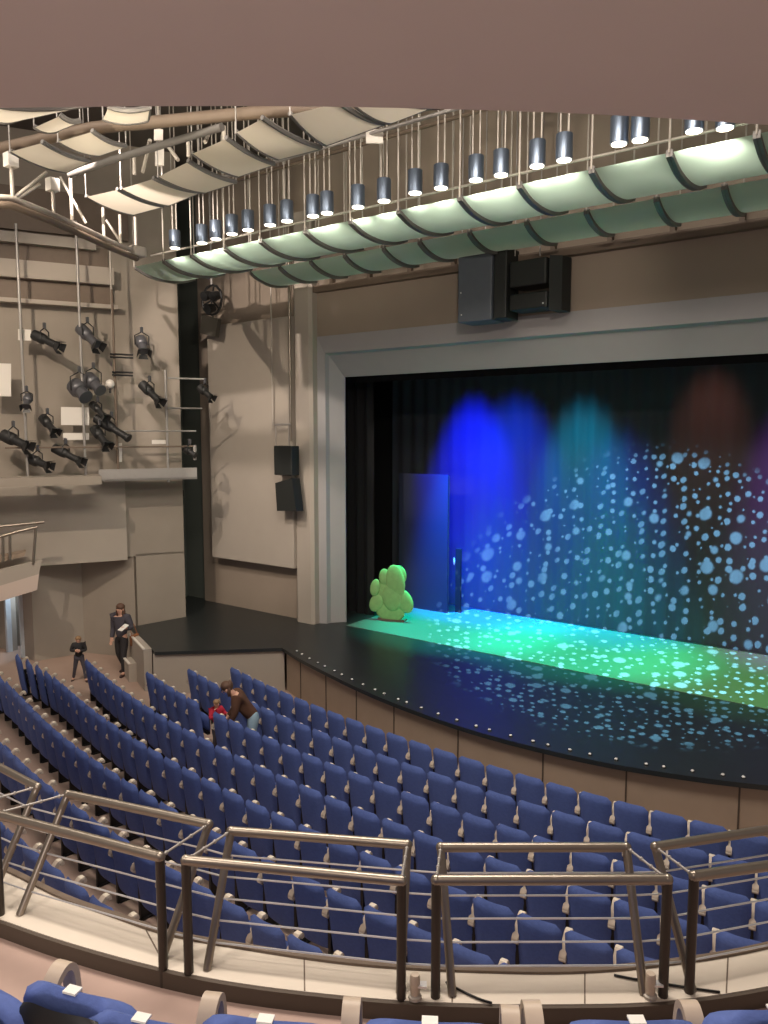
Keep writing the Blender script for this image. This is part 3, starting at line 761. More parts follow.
# ================================================================== LIGHTING GALLERY
GX = .75                                       # distance of the gallery front from the side wall
def gat(x, y, off=GX): return atside(x, y, off)
t = thing('lighting_gallery', 'grey steel lighting gallery platform on the side wall', 'gallery', (0, 0, 0))
a = gat(99, 474); b = gat(197, 474)
sA = (a-SW0).dot(SWD); sB = (b-SW0).dot(SWD); zc = a.z
m = MB(); m.wallstrip([sp(sA, GX), sp(sB, GX)], zc-.17, zc+.10, .06, 1); m.wallstrip([sp(sA, GX), sp(sB, GX)], zc-.17, zc-.12, .6, 1); m.build('platform', M['steel'], t)
m = MB(); m.wallstrip([sp(sA, GX-.1), sp(8.6, GX-.1)], zc-.2, zc-.02, .6, 1); m.build('deck', M['wall'], t)
for px, y0, y1, r, mm in ((28, 225, 480, .03, 'steel'), (86, 222, 480, .03, 'steel'), (113, 240, 340, .022, 'pale'), (118.5, 290, 480, .03, 'brown'), (168.5, 370, 482, .03, 'steel')):
    p = gat(px, y1, GX-.05); q = gat(px, y0, GX-.05); m = MB(); m.tube([p, (p.x, p.y, q.z)], r, 8); m.build('post', M[mm], t, smooth=60)
for x0, x1, y, mm in ((124, 196, 431, 'steel'), (5, 196, 447, 'brown'), (110, 133, 354, 'lampblack'), (110, 133, 357, 'lampblack'), (112, 133, 372, 'lampblack'), (112, 133, 375, 'lampblack'), (166, 202, 408, 'steel'), (168, 204, 378, 'steel')):
    p = gat(x0, y, GX); q = gat(x1, y, GX); q.z = p.z if x1-x0 < 60 else (p.z+q.z)/2; p.z = q.z; m = MB(); m.tube([p, q], .022, 6); m.build('rail', M[mm], t, smooth=60)
p = gat(195, 460); m = MB(); m.tube([p, p+Vector((0, 0, .35))], .04, 6); m.build('end_post', M['steel'], t)
# white boards
for lab, x0, x1, y0, y1 in (('white board at the left edge of the lighting gallery', -8, 11, 363, 396), ('white board in the middle of the lighting gallery', 61, 89, 407, 425), ('low white board just under the middle white board', 63, 89, 433, 440), ('narrow cream board below the long black spotlight', 117, 122, 443, 462), ('small white board beside the upper left spotlight', 18, 31, 329, 340), ('pale strip lamp on the gallery rail at right', 152, 168, 440, 444)):
    P = [gat(x, y, GX-.15) for x, y in ((x0, y1), (x1, y1), (x1, y0), (x0, y0))]; n = SWN*.03
    P[1].z = P[0].z; P[2].z = P[3].z
    m = MB(); m.add(P+[q-n for q in P], [(0, 1, 2, 3), (7, 6, 5, 4), (0, 4, 5, 1), (1, 5, 6, 2), (2, 6, 7, 3), (3, 7, 4, 0)])
    tag(m.build('gallery_board', M['white']), lab, 'board')
# globe lamp
p = gat(110, 384, GX); t = thing('globe_lamp', 'round white globe lamp on the gallery post', 'lamp', p)
m = MB(); m.ell((0, 0, 0), (.10, .10, .10)); m.build('globe', M['white'], t, smooth=60); m = MB(); m.tube([(0, 0, -.09), (0, 0, -.2)], .025, 8); m.build('stem', M['lampblack'], t)
def spotlight(label, c, tip, length, r, m='lampblack', barn=True, off=GX, kind='profile'):
    """stage spotlight: body, lens tube, yoke, clamp and barn doors; axis from pixel c towards pixel tip"""
    p = gat(*c, off); q = gat(*tip, off+.35); d = (q-p).normalized()
    t = thing('stage_spotlight', label, 'spotlight', p, 0, 'stage spotlights on the lighting gallery')
    R = d.to_track_quat('Z', 'Y').to_matrix().to_4x4(); mm = M[m]; L = length
    mb = MB(); mb.lathe([(r*.5, -L*.5), (r*.95, -L*.46), (r, -L*.1), (r*.9, L*.0), (r*.68, L*.05)], 12, R); mb.build('body', mm, t, smooth=40)
    mb = MB(); mb.lathe([(r*.66, L*.05), (r*.66, L*.42), (r*.8, L*.44), (r*.8, L*.5)], 12, R); lt = mb.build('lens_tube', mm, t, smooth=40)
    side = d.cross(Vector((0, 0, 1))).normalized()
    mb = MB(); h = r*2.1
    mb.tube([side*r*1.1, side*r*1.15+Vector((0, 0, h*.7)), Vector((0, 0, h)), -side*r*1.15+Vector((0, 0, h*.7)), -side*r*1.1], .014, 6); mb.build('yoke', M['lampblack'], t, smooth=60)
    mb = MB(); mb.box((0, 0, h+.05), (.05, .05, .12)); mb.tube([(0, 0, h+.1), Vector((0, 0, h+.1))-SWN*.12], .022, 6); mb.build('clamp', M['lampgrey'], t)
    if barn:
        for ang in (0, PI/2, PI, 1.5*PI):
            mb = MB()
            A = R @ Matrix.Rotation(ang, 4, 'Z')
            vs = [A @ Vector(v) for v in ((-r*.6, r*.75, L*.5), (r*.6, r*.75, L*.5), (r*.8, r*1.15, L*.68), (-r*.8, r*1.15, L*.68))]
            n = (vs[1]-vs[0]).cross(vs[3]-vs[0]).normalized()*.006
            mb.add(vs+[v+n for v in vs], [(0, 1, 2, 3), (7, 6, 5, 4), (0, 4, 5, 1), (1, 5, 6, 2), (2, 6, 7, 3), (3, 7, 4, 0)])
            mb.build('barn_door', M['lampblack'], lt)
    return t
spotlight('black spotlight at the upper left of the gallery, pointing at the stage', (45, 340), (70, 352), .62, .12)
spotlight('grey spotlight beside the second gallery pipe, tilted steeply down', (88, 336), (104, 352), .62, .14, 'lampgrey')
spotlight('black spotlight hung from a bracket at the gallery right, tilted down', (150, 392), (166, 408), .62, .12)
spotlight('black spotlight at the far right end of the gallery, with barn doors', (205, 392), (220, 405), .42, .10)
spotlight('long black spotlight above the gallery platform, pointing right', (112, 428), (136, 443), .95, .12, barn=False)
spotlight('round grey spotlight above the middle white board', (80, 391), (92, 404), .5, .20, 'lampgrey', barn=False)
spotlight('small spotlight beside the left gallery pipe', (27, 401), (24, 416), .36, .10, 'lampgrey')
spotlight('black spotlight low on the gallery, under the middle white board', (66, 454), (90, 466), .68, .11)
spotlight('dark spotlight low at the left edge of the gallery', (14, 440), (40, 452), .6, .14)
spotlight('dark spotlight at the lower end of the right gallery rail', (190, 452), (206, 462), .35, .09, barn=False)
spotlight('small dark spotlight on a short arm at the mid-height of the gallery', (98, 410), (112, 424), .5, .09)
spotlight('large round grey spotlight just left of the globe lamp', (94, 384), (106, 396), .55, .17, 'lampgrey', barn=False)
spotlight('black spotlight between the middle white board and the long spotlight', (100, 436), (112, 452), .55, .12)
spotlight('dark spotlight shape standing in for a shadow on the wall above the bracket arms', (142, 345), (146, 360), .45, .14, 'lampgrey', off=.35)  # solid shape added where only a blurred shadow falls on the wall
spotlight('dark spotlight at the left end of the gallery deck, low down', (38, 462), (58, 470), .5, .12)
spotlight('black spotlight left of the middle white board', (48, 424), (60, 438), .5, .11)
# dark fan of lights high beside the exit
p = aty(212, 300, 12.9); t = thing('round_flood_cluster', 'dark round cluster of floodlights high above the exit gap', 'lamp', p)
m = MB()
for k in range(12):
    a0 = 2*PI*k/12; a1 = 2*PI*(k+1)/12; m.tube([(.36*math.cos(a0), 0, .36*math.sin(a0)), (.36*math.cos(a1), 0, .36*math.sin(a1))], .03, 6)
for k in range(3):
    a0 = PI*k/3+.3; m.tube([(.36*math.cos(a0), 0, .36*math.sin(a0)), (-.36*math.cos(a0), 0, -.36*math.sin(a0))], .022, 6)
m.build('ring', M['lampblack'], t)
for x, z in ((-.15, .12), (.17, .08), (-.02, -.2)):
    m = MB(); m.lathe([(.05, -.12), (.10, -.08), (.12, .08), (.12, .12)], 12, Matrix.Translation((x, -.02, z)) @ Matrix.Rotation(1.9, 4, 'X')); m.build('flood', M['lampblack'], t, smooth=40)
m = MB(); m.box((-.1, .02, -.62), (.6, .12, .45), Matrix.Rotation(.25, 3, 'Y')); m.build('shade', mat('dark shade', (.05, .045, .035), .7), t)
m = MB(); m.tube([(0, 0, .36), (0, 0, 3)], .03, 6); m.build('hanger', M['steel'], t)
t = thing('exit_sign', 'small black box sign below the gallery end', 'sign', aty(178, 493, 12.2)); MB().box((0, 0, 0), (.34, .1, .16), bev=.01).build('housing', M['spk'], t); MB().tube([(0, .02, .08), (0, .02, .3)], .012, 6).build('stem', M['lampblack'], t)

# ================================================================== SIDE BALCONY BOX AND DOORWAY
a = Vector((-16.05, 8.75)); t = thing('side_box', 'pale side balcony box with railing at the left edge', 'balcony', (0, 0, 0))
q = lambda x, y, off=1.0: atside(x, y, off)
e = q(42, 559); f = q(37, 586); g = q(-14, 572); h = q(-14, 606)
def slab(P, dep, nm, m, par):
    mb = MB(); D = -SWN*dep; mb.add([*P]+[v+D for v in P], [(0, 1, 2, 3), (7, 6, 5, 4), (0, 4, 5, 1), (1, 5, 6, 2), (2, 6, 7, 3), (3, 7, 4, 0)]); return mb.build(nm, m, par)
slab([q(-14, 590), q(39, 574), q(42, 560), q(-14, 573)], .12, 'parapet', M['wall2'], t)
slab([q(-14, 606), q(37, 590), q(39, 574), q(-14, 590)], .9, 'base', mat('pale pink plaster', (.55, .45, .39), .8), t)
m = MB()
for A, B in (((-14, 541), (20, 531)), ((20, 531), (37, 527)), ((-14, 528), (44, 522))): m.tube([q(*A), q(*B)], .03, 8)
m.build('hand_rail', M['chrome'], t, smooth=60)
for (xa, ya), (xb, yb) in (((33, 564), (36, 528)), ((10, 560), (10, 535)), ((3, 562), (3, 537))):
    m = MB(); m.tube([q(xa, ya), q(xb, yb)], .03, 8); m.build('post', M['chrome'], t, smooth=60)
slab([q(-14, 566, .7), q(24, 556, .7), q(26, 552, .7), q(-14, 560, .7)], .4, 'shelf', M['fascia'], t)
# wing wall under the box with a lit doorway
a = atz(31, 652, .1); mb = MB()
w0 = aty(-20, 600, 9.0); w1 = aty(7, 600, 9.0); w2 = aty(22, 600, 9.0); w3 = aty(32, 600, 9.0)
mb.box(((w0.x+w1.x)/2, 9.1, 1.25), (w1.x-w0.x, .2, 2.5)); mb.box(((w2.x+w3.x)/2, 9.1, 1.25), (w3.x-w2.x, .2, 2.5)); mb.box(((w1.x+w2.x)/2, 9.1, 2.4), (w2.x-w1.x, .2, .3))
mb.box((w3.x-.05, 10.05, 1.25), (.1, 1.7, 2.5))  # return wall added to block lobby light from the recessed wall
struct('wall_entrance', mb, M['wall2'], 'pale wall with a doorway under the side box')
mb = MB(); mb.box((w1.x+.04, 8.98, 1.2), (.08, .12, 2.1)); mb.box((w2.x-.0, 8.98, 1.2), (.05, .12, 2.1)); mb.box(((w1.x+w2.x)/2, 8.98, 2.27), (w2.x-w1.x, .12, .06))
d = struct('door_1', mb, M['doorblue'], 'pale door frame at the left edge')
mb = MB(); mb.box((w2.x-.1, 9.32, 1.17), (.05, .38, 2.1)); mb.build('door_leaf', M['doorblue'], d)
mb = MB(); mb.box(((w1.x+w2.x)/2, 10.0, 1.3), (1.4, .1, 2.6)); struct('wall_lobby', mb, M['white'], 'pale lobby wall behind the doorway')

# long steps with white nosings along the stage's left edge
t = thing('stage_steps', 'beige steps with white edges beside the walking person, up to the stage', 'steps', (0, 0, 0))
c0 = Vector((-15.40, 10.53, 0)); dirv = Vector((.919, -.394, 0)); nrm = Vector((-.394, -.919, 0)); ang = math.atan2(dirv.y, dirv.x)
for i, (z, off, sa, sb) in enumerate(((.98, .0, .75, 2.18), (.50, .17, .9, 1.45))):
    c = c0+dirv*((sa+sb)/2)+nrm*(off+.09)
    MB().box((c.x, c.y, z/2), (sb-sa, .17, z), ang).build('step', M['wall2'], t)
    MB().box((c.x+nrm.x*.075, c.y+nrm.y*.075, z+.012), (sb-sa, .05, .03), ang).build('nosing', M['white'], t)

# ================================================================== PEOPLE
def skinmesh(name, verts, edges, radii, root, m, parent=None, sub=2):
    me = bpy.data.meshes.new(name); me.from_pydata([tuple(v) for v in verts], edges, []); me.materials.append(m)
    o = bpy.data.objects.new(name, me); C.objects.link(o)
    if parent: o.parent = parent
    md = o.modifiers.new('skin', 'SKIN'); md.use_smooth_shade = True
    if not me.skin_vertices: 
        bm = bmesh.new(); bm.from_mesh(me); bm.verts.layers.skin.verify(); bm.to_mesh(me); bm.free()
    for i, r in enumerate(radii):
        rr2 = r if isinstance(r, tuple) else (r, r); me.skin_vertices[0].data[i].radius = rr2; me.skin_vertices[0].data[i].use_root = (i == root)
    s = o.modifiers.new('sub', 'SUBSURF'); s.levels = sub; s.render_levels = sub
    return o
def figure(name, label, loc, rz, J, H, clothes, hair, hairm, cat='person', shoes=True):
    """J: joint dict in metres (local, facing +y). One continuous skin body with hands; clothes, hair, shoes as children."""
    s = H/1.65
    order = ['pelvis', 'belly', 'chest', 'neck', 'skull', 'crown',
             'shL', 'elL', 'wrL', 'paL', 'shR', 'elR', 'wrR', 'paR', 'hiL', 'knL', 'anL', 'toL', 'hiR', 'knR', 'anR', 'toR']
    rad = dict(pelvis=.092, belly=.08, chest=.09, neck=.05, skull=.085, crown=.07, shL=.06, elL=.042, wrL=.03, paL=.034, shR=.06, elR=.042, wrR=.03, paR=.034,
               hiL=.078, knL=.055, anL=.04, toL=.035, hiR=.078, knR=.058, anR=.04, toR=.035)
    V = [Vector(J[k])*s for k in order]; ix = {k: i for i, k in enumerate(order)}
    E_ = [('pelvis', 'belly'), ('belly', 'chest'), ('chest', 'neck'), ('neck', 'skull'), ('skull', 'crown'), ('chest', 'shL'), ('shL', 'elL'), ('elL', 'wrL'), ('wrL', 'paL'), ('chest', 'shR'), ('shR', 'elR'), ('elR', 'wrR'), ('wrR', 'paR'),
          ('pelvis', 'hiL'), ('hiL', 'knL'), ('knL', 'anL'), ('anL', 'toL'), ('pelvis', 'hiR'), ('hiR', 'knR'), ('knR', 'anR'), ('anR', 'toR')]
    E = [(ix[a], ix[b]) for a, b in E_]; R = [rad[k]*s for k in order]
    for sd in 'LR':                          # five fingers each
        w, p = Vector(J['wr'+sd])*s, Vector(J['pa'+sd])*s; d = (p-w).normalized(); sidev = d.cross(Vector((0, 1, .2))).normalized()
        if sidev.length < .5: sidev = Vector((1, 0, 0))
        for k, (o_, L) in enumerate(((-.027, .060), (-.009, .072), (.009, .068), (.027, .052))):
            a = p+d*.03*s+sidev*o_*s; b = a+d*L*.55*s; c = b+(d+Vector((0, .35, -.2))).normalized()*L*.45*s
            n = len(V); V += [a, b, c]; R += [.010*s, .009*s, .008*s]; E += [(ix['pa'+sd], n), (n, n+1), (n+1, n+2)]
        a = w+d*.03*s-sidev*.035*s; b = a+(d-sidev*.7).normalized()*.04*s
        n = len(V); V += [a, b]; R += [.012*s, .010*s]; E += [(ix['wr'+sd], n), (n, n+1)]
    body = skinmesh(name, V, E, R, 0, M['skin']); body.location = loc; body.rotation_euler = (0, 0, rz); tag(body, label, cat)
    # face: nose, ears, eyes set on the skull
    sk = Vector(J['skull'])*s; cr = Vector(J['crown'])*s; up = (cr-sk).normalized(); fw = Vector(J.get('face', (0, 1, 0))).normalized(); rt = fw.cross(up).normalized()
    m = MB(); m.ell(sk+fw*.088*s+up*.0*s, (.012*s, .016*s, .022*s)); m.ell(sk+rt*.085*s, (.012*s, .02*s, .03*s)); m.ell(sk-rt*.085*s, (.012*s, .02*s, .03*s)); m.build('face_features', M['skin'], body, smooth=60)
    m = MB()
    for q in (-1, 1): m.ell(sk+fw*.083*s+up*.035*s+rt*q*.032*s, (.011*s,)*3)
    m.build('eyes', M['clblack'], body, smooth=60)
    m = MB(); m.ell(sk+fw*.080*s-up*.042*s, (.022*s, .010*s, .007*s)); m.build('mouth', mat('lips', (.45, .15, .13), .5), body, smooth=60)
    m = MB(); hb = sk+up*.055*s-fw*.022*s; m.ell(hb, (.102*s, .100*s, .092*s))
    for (dx, df, du, rx, rz2) in hair: m.ell(sk+rt*dx*s+fw*df*s+up*du*s, (rx*s, rx*.8*s, rz2*s))
    m.build('hair', hairm, body, smooth=60)
    for nm, keys, edges, grow, mm in clothes:
        kk = list(keys); ii = {k: i for i, k in enumerate(kk)}
        vv = []; 
        for k in kk:
            if ':' in k:                     # 'elL:wrL:.5' point part-way along a limb
                a, b, q = k.split(':'); vv.append((Vector(J[a])*s).lerp(Vector(J[b])*s, float(q)))
            else: vv.append(Vector(J[k])*s)
        rr3 = [((rad[k] if ':' not in k else rad[k.split(':')[0]]*(1-float(k.split(':')[2]))+rad[k.split(':')[1]]*float(k.split(':')[2]))+(grow if k.split(':')[0] in ('pelvis', 'belly', 'chest', 'hiL', 'hiR', 'shL', 'shR') else grow*.45))*s for k in kk]
        skinmesh(nm, vv, [(ii[a], ii[b]) for a, b in edges], rr3, 0, mm, body)
    for sd in 'LR':
        a, b = Vector(J['an'+sd])*s, Vector(J['to'+sd])*s; d = b-a; d.z = 0
        m = MB(); c = (a+b)/2; c.z = min(a.z, b.z)-.005*s; m.ell(c+d*.12, (.045*s, .125*s, .042*s), Matrix.Rotation(math.atan2(d.y, d.x)-PI/2, 3, 'Z')); m.build('shoe', M['shoe'], body, smooth=60)
    return body
TOP = ('pelvis:belly:-.35', 'belly', 'chest', 'chest:neck:.35', 'shL', 'elL', 'wrL', 'shR', 'elR', 'wrR')
TOPE = [('pelvis:belly:-.35', 'belly'), ('belly', 'chest'), ('chest', 'chest:neck:.35'), ('chest', 'shL'), ('shL', 'elL'), ('elL', 'wrL'), ('chest', 'shR'), ('shR', 'elR'), ('elR', 'wrR')]
TRO = ('pelvis', 'pelvis:belly:.4', 'hiL', 'knL', 'anL', 'hiR', 'knR', 'anR')
TROE = [('pelvis', 'pelvis:belly:.4'), ('pelvis', 'hiL'), ('hiL', 'knL'), ('knL', 'anL'), ('pelvis', 'hiR'), ('hiR', 'knR'), ('knR', 'anR')]
STAND = dict(pelvis=(0, 0, .90), belly=(0, .01, 1.06), chest=(0, 0, 1.25), neck=(0, .0, 1.40), skull=(0, .03, 1.51), crown=(0, .025, 1.57),
  shL=(-.17, 0, 1.32), elL=(-.22, -.02, 1.06), wrL=(-.22, .06, .84), paL=(-.22, .08, .78), shR=(.17, 0, 1.32), elR=(.23, -.02, 1.08), wrR=(.20, .20, 1.06), paR=(.16, .26, 1.08),
  hiL=(-.085, 0, .86), knL=(-.09, .03, .48), anL=(-.09, -.01, .08), toL=(-.10, .13, .04), hiR=(.085, 0, .86), knR=(.10, .06, .47), anR=(.10, -.08, .09), toR=(.11, .05, .04), face=(0, 1, 0))
# walking woman in black
p = atz(123, 674, .1); p = atz(123, 674, floor_z(p.x, p.y))
J = dict(STAND); J.update(knL=(-.10, .10, .49), anL=(-.11, .12, .08), toL=(-.13, .26, .04), knR=(.09, .0, .47), anR=(.09, -.22, .10), toR=(.10, -.10, .04))
J.update(elL=(-.26, .0, 1.09), wrL=(-.27, .22, 1.14), paL=(-.27, .28, 1.17), elR=(.22, -.02, 1.06), wrR=(.22, .06, .84), paR=(.22, .08, .78))
w1_ = figure('person', 'person in black top and trousers walking in the side aisle, brown bag at hip', p, math.radians(-158), J, 1.62,
       [('sweater', TOP, TOPE, .05, M['clgrey']), ('trousers', TRO, TROE, .036, M['clblack'])],
       [(-.07, -.03, -.06, .05, .12), (.07, -.03, -.06, .05, .12), (0, -.07, -.08, .08, .13)], M['hairb'])
MW = w1_.matrix_basis if False else Matrix.Translation(p) @ Matrix.Rotation(math.radians(-158), 4, 'Z')
t = thing('shoulder_bag', 'tan shoulder bag hanging at the walking person hip', 'bag', MW @ Vector((-.30, -.04, .80)), math.radians(-158))
MB().box((0, 0, 0), (.10, .26, .24), bev=.03).build('body', M['leather'], t); m = MB(); m.tube([(0, -.11, .11), (.05, -.08, .30), (.10, .0, .49), (.05, .08, .30), (0, .11, .11)], .009, 6); m.build('strap', M['leather'], t)
MW2 = MW @ Vector((-.30, .20, 1.12))
m = MB(); m.box((0, 0, 0), (.15, .21, .012), Matrix.Rotation(.5, 3, 'X')); o = m.build('paper', M['plate'], loc=MW @ Vector((-.28, .34, 1.17))); tag(o, 'white paper held by the walking person in black', 'paper')
# child in dark top
p = atz(80, 681, .1); p = atz(80, 681, floor_z(p.x, p.y))
J = dict(STAND); J.update(skull=(0, .03, 1.50), crown=(0, .025, 1.57), elL=(-.24, .06, 1.12), wrL=(-.04, .20, 1.14), paL=(.02, .22, 1.15), elR=(.25, .05, 1.14), wrR=(.08, .22, 1.18), paR=(.02, .24, 1.18),
  knL=(-.16, .06, .48), anL=(-.20, .10, .08), toL=(-.24, .22, .04), knR=(.15, -.02, .48), anR=(.22, -.12, .09), toR=(.26, .0, .04))
figure('child', 'child in dark top and grey leggings standing in the aisle with folded arms', p, math.radians(-125), J, 1.0,
       [('top', TOP, TOPE, .05, M['clblack']), ('leggings', ('pelvis', 'hiL', 'knL', 'anL', 'hiR', 'knR', 'anR'), [('pelvis', 'hiL'), ('hiL', 'knL'), ('knL', 'anL'), ('pelvis', 'hiR'), ('hiR', 'knR'), ('knR', 'anR')], .024, M['clgrey'])],
       [(0, -.05, -.02, .08, .10)], M['hairl'])
# bending woman, between second and third row
fz = .1; pz = atz(243, 728, .12 + .0)
cands = polar(R1+RP*1.45, 0)
def on_row(px, rad_):
    best = None
    for q in range(-200, 900):
        a = q/1000; x, y = polar(rad_, a); P = Vector((x, y, floor_z(x, y))); d = abs(proj((x, y, P.z+.8))[0]-px)
        if best is None or d < best[0]: best = (d, P, a)
    return best[1], best[2]
pw, aw = on_row(248, R1+RP*1.45)
J = dict(STAND); J.update(pelvis=(0, -.10, .90), belly=(0, .03, 1.04), chest=(0, .17, 1.25), neck=(0, .28, 1.37), skull=(0, .37, 1.43), crown=(0, .40, 1.48), face=(0, .8, -.5),
  shL=(-.16, .20, 1.30), elL=(-.20, .22, 1.03), wrL=(-.15, .34, .84), paL=(-.14, .37, .78), shR=(.16, .20, 1.30), elR=(.20, .22, 1.03), wrR=(.16, .36, .86), paR=(.14, .40, .81),
  hiL=(-.09, -.10, .86), hiR=(.09, -.10, .86), knL=(-.10, -.04, .47), anL=(-.10, -.08, .08), toL=(-.11, .05, .04), knR=(.10, -.02, .47), anR=(.10, -.06, .08), toR=(.11, .07, .04))
rzw = math.radians(53)+0.0
figure('person', 'person in brown-black top and pale jeans bending over between seat rows', pw, math.radians(136), J, 1.48,
       [('sweater', TOP, TOPE, .05, M['clbrown']), ('jeans', TRO, TROE, .036, M['jeans'])],
       [(0, -.08, .02, .08, .10), (-.06, -.02, -.05, .045, .10), (.06, -.02, -.05, .045, .10)], M['hairb'])
pc, ac = on_row(216, R1+RP*1.64)
J = dict(STAND); J.update(elL=(-.24, .10, 1.16), wrL=(-.18, .30, 1.22), paL=(-.16, .36, 1.26), elR=(.26, .08, 1.14), wrR=(.26, .30, 1.24), paR=(.25, .36, 1.30))
figure('child', 'small child in red top reaching up among the seats', pc, math.radians(-95), J, .92,
       [('top', TOP, TOPE, .05, M['clred']), ('trousers', TRO, TROE, .036, M['clgrey'])],
       [(0, -.05, -.02, .08, .10)], M['hairl'])

# ================================================================== LIGHT
def spot(name, loc, target, power, col, size, blend=.3, r=.05, gobo=None):
    l = bpy.data.lights.new(name, 'SPOT'); l.energy = power; l.color = col; l.spot_size = math.radians(size); l.spot_blend = blend; l.shadow_soft_size = r
    o = bpy.data.objects.new(name, l); C.objects.link(o); o.location = loc
    o.rotation_euler = (Vector(target)-Vector(loc)).to_track_quat('-Z', 'Y').to_euler()
    if gobo:
        l.use_nodes = True; nt = l.node_tree; em = nt.nodes['Emission']
        tc = nt.nodes.new('ShaderNodeTexCoord'); sx = nt.nodes.new('ShaderNodeSeparateXYZ'); nt.links.new(tc.outputs['Normal'], sx.inputs[0])
        dx = nt.nodes.new('ShaderNodeMath'); dx.operation = 'DIVIDE'; dy = nt.nodes.new('ShaderNodeMath'); dy.operation = 'DIVIDE'
        nt.links.new(sx.outputs['X'], dx.inputs[0]); nt.links.new(sx.outputs['Z'], dx.inputs[1]); nt.links.new(sx.outputs['Y'], dy.inputs[0]); nt.links.new(sx.outputs['Z'], dy.inputs[1])
        cb = nt.nodes.new('ShaderNodeCombineXYZ'); nt.links.new(dx.outputs[0], cb.inputs[0]); nt.links.new(dy.outputs[0], cb.inputs[1])
        tot = None
        for sc, rmin, rmax, seed in gobo:
            ad = nt.nodes.new('ShaderNodeVectorMath'); ad.operation = 'ADD'; ad.inputs[1].default_value = (seed, seed*.7, 0); nt.links.new(cb.outputs[0], ad.inputs[0])
            vo = nt.nodes.new('ShaderNodeTexVoronoi'); vo.voronoi_dimensions = '2D'; vo.inputs['Scale'].default_value = sc; vo.inputs['Randomness'].default_value = .8
            nt.links.new(ad.outputs[0], vo.inputs['Vector'])
            sc2 = nt.nodes.new('ShaderNodeSeparateColor'); nt.links.new(vo.outputs['Color'], sc2.inputs[0])
            rr4 = nt.nodes.new('ShaderNodeMapRange'); rr4.inputs['To Min'].default_value = rmin; rr4.inputs['To Max'].default_value = rmax; nt.links.new(sc2.outputs[0], rr4.inputs['Value'])
            sb = nt.nodes.new('ShaderNodeMath'); sb.operation = 'SUBTRACT'; nt.links.new(rr4.outputs[0], sb.inputs[0]); nt.links.new(vo.outputs['Distance'], sb.inputs[1])
            sm = nt.nodes.new('ShaderNodeMapRange'); sm.inputs['From Min'].default_value = 0; sm.inputs['From Max'].default_value = .08; nt.links.new(sb.outputs[0], sm.inputs['Value'])
            if tot is None: tot = sm
            else:
                mx = nt.nodes.new('ShaderNodeMath'); mx.operation = 'MAXIMUM'; nt.links.new(tot.outputs[0], mx.inputs[0]); nt.links.new(sm.outputs[0], mx.inputs[1]); tot = mx
        nt.links.new(tot.outputs[0], em.inputs['Strength'])
    return o
def area(name, loc, target, power, col, sx, sy):
    l = bpy.data.lights.new(name, 'AREA'); l.energy = power; l.color = col; l.shape = 'RECTANGLE'; l.size = sx; l.size_y = sy
    o = bpy.data.objects.new(name, l); C.objects.link(o); o.location = loc
    o.rotation_euler = (Vector(target)-Vector(loc)).to_track_quat('-Z', 'Y').to_euler(); return o
WARM = (1, .88, .76)
# house lights in the roof above the stalls and in the balcony soffit
area('house_light', (-4.0, 4.5, 11.8), (-5, 6.5, 0), 900, WARM, 6, 2.5)
area('house_light', (-11.0, 4.0, 11.8), (-12, 8.0, 0), 300, WARM, 5, 2.5)
area('balcony_light', (-.9, .3, 6.55), (-1.3, 1.5, 3.1), 26, WARM, 1.2, .4)
spot('balcony_light', (-3.2, .2, 6.4), (-3.4, 2.3, 3.1), 150, WARM, 70, .8, .1)
area('soffit_fill', (.5, -2.6, 4.6), (-1.2, 1.5, 6.6), 75, (1, .88, .83), 2.5, .5)  # unseen fill behind the camera, added to brighten the soffit
# downlights
for p in canpos: spot('downlight_lamp', p+Vector((0, 0, -.04)), p+Vector((0, .35, -1)), 22, (1, .94, .82), 130, .5, .06)
# upper void: unseen spots added below the cream panels to brighten them
spot('canopy_fill', (-8.3, 4.6, 7.6), (-9.6, 8.0, 9.6), 520, (1, .88, .68), 62, .6, .2)
spot('canopy_fill', (-11.2, 4.0, 7.9), (-11.2, 6.0, 9.7), 170, (1, .88, .68), 75, .6, .2)
# working lights that rake the side and stage walls through the steelwork
spot('work_light', (-11.6, 3.6, 10.2), (-15.6, 10.2, 5.4), 1300, (1, .83, .66), 62, .5, .03)
spot('work_light', (-3.0, 5.5, 9.0), (-10.5, 13.5, 7.5), 500, (1, .86, .72), 75, .5, .03)
spot('work_light', (-11.5, 6.4, 10.6), (-13.6, 13.2, 6.6), 1300, (1, .86, .76), 50, .4, .03)
# lobby light behind the doorway
pl = bpy.data.lights.new('lobby_light', 'POINT'); pl.energy = 45; pl.color = (.72, .86, 1); pl.shadow_soft_size = .1; o = bpy.data.objects.new('lobby_light', pl); C.objects.link(o); o.location = ((w1.x+w2.x)/2, 9.6, 2.1)
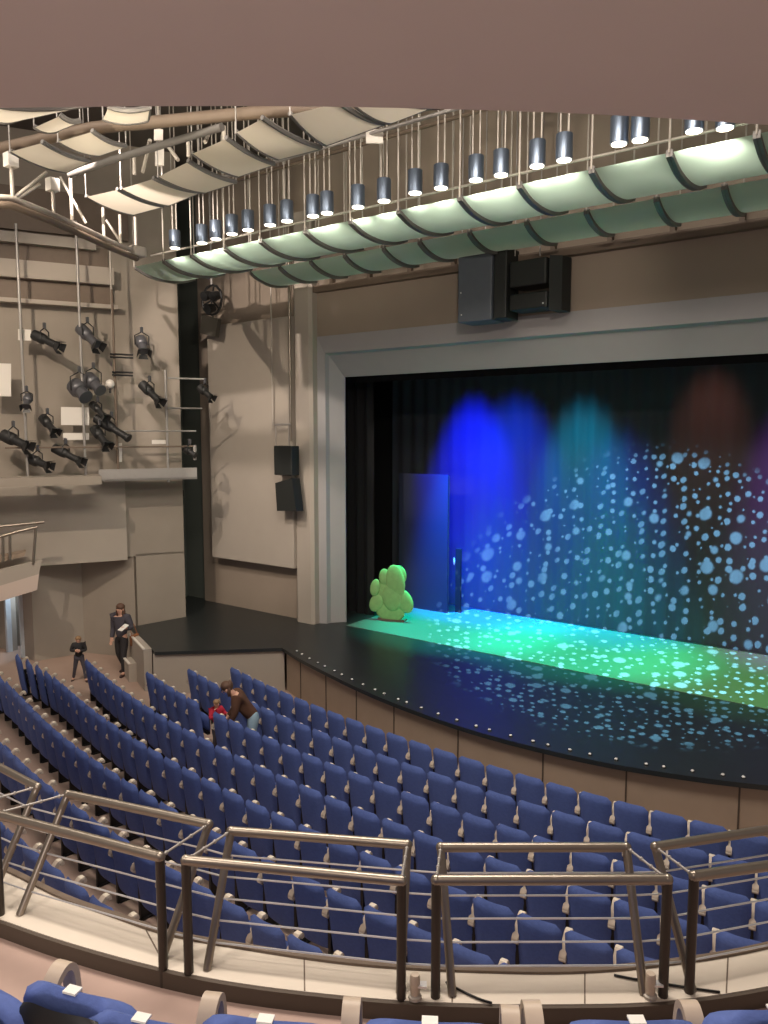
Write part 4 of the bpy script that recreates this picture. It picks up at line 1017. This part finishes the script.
# stage lighting
spot('blue_wash', (-10.1, 15.0, 9.2), (-10.0, 17.1, 3.7), 28000, (.003, .012, 1), 34, 1, .15)
spot('blue_wash', (-8.7, 15.0, 9.2), (-9.0, 17.1, 2.8), 13000, (.003, .05, 1), 40, 1, .15)
spot('blue_wash', (-6.2, 14.9, 9.2), (-6.3, 17.1, 1.7), 7000, (.003, .12, 1), 32, 1, .15)
spot('cyan_wash', (-7.1, 15.0, 9.2), (-7.1, 17.1, 3.8), 9500, (.003, .40, .60), 31, 1, .15)
spot('red_wash', (-4.3, 15.0, 9.2), (-4.3, 17.1, 5.4), 700, (1, .30, .18), 28, 1, .15)
spot('purple_wash', (-2.9, 15.0, 9.2), (-2.2, 17.1, 3.1), 4600, (.55, .08, .80), 36, 1, .15)
spot('blue_wash', (-9.7, 14.75, 7.6), (-10.1, 16.2, 2.9), 8000, (.003, .02, 1), 28, 1, .15)
spot('green_wash', (-9.6, 15.2, 9.2), (-9.2, 15.3, 1), 8500, (.0, 1, .62), 40, .8, .2)
spot('green_wash', (-6.2, 15.2, 9.2), (-6.2, 15.3, 1), 8500, (.0, 1, .42), 42, .8, .2)
spot('green_wash', (-2.9, 15.2, 9.2), (-2.9, 15.3, 1), 3000, (.22, .9, .14), 42, .8, .2)
spot('bush_light', (-9.6, 12.4, 7.8), (-10.9, 14.7, 1.6), 25, (.62, 1, .35), 17, .5, .05)
spot('gobo_projector', (-1.5, 5.2, 9.6), (-5.0, 15.0, 1.7), 60000, (.30, .72, 1), 37, .25, .01, gobo=[(62, .06, .36, 0.), (24, .0, .27, 3.3)])

w = bpy.data.worlds.new('world'); bpy.context.scene.world = w; w.use_nodes = True
w.node_tree.nodes['Background'].inputs[0].default_value = (1, .88, .82, 1); w.node_tree.nodes['Background'].inputs[1].default_value = .22

# ================================================================== CAMERA
cam = bpy.data.cameras.new('camera'); co = bpy.data.objects.new('camera', cam); C.objects.link(co)
co.location = (0, 0, EYE); co.rotation_euler = (PI/2-PIT, 0, YAW)
cam.sensor_fit = 'HORIZONTAL'; cam.sensor_width = 36; cam.lens = 36*F/768; cam.clip_start = .05
sc = bpy.context.scene; sc.camera = co
sc.view_settings.view_transform = 'Standard'; sc.view_settings.look = 'None'; sc.view_settings.gamma = 1; sc.view_settings.exposure = .15
sc.view_settings.use_curve_mapping = False
sc.cycles.use_denoising = True; sc.cycles.max_bounces = 6
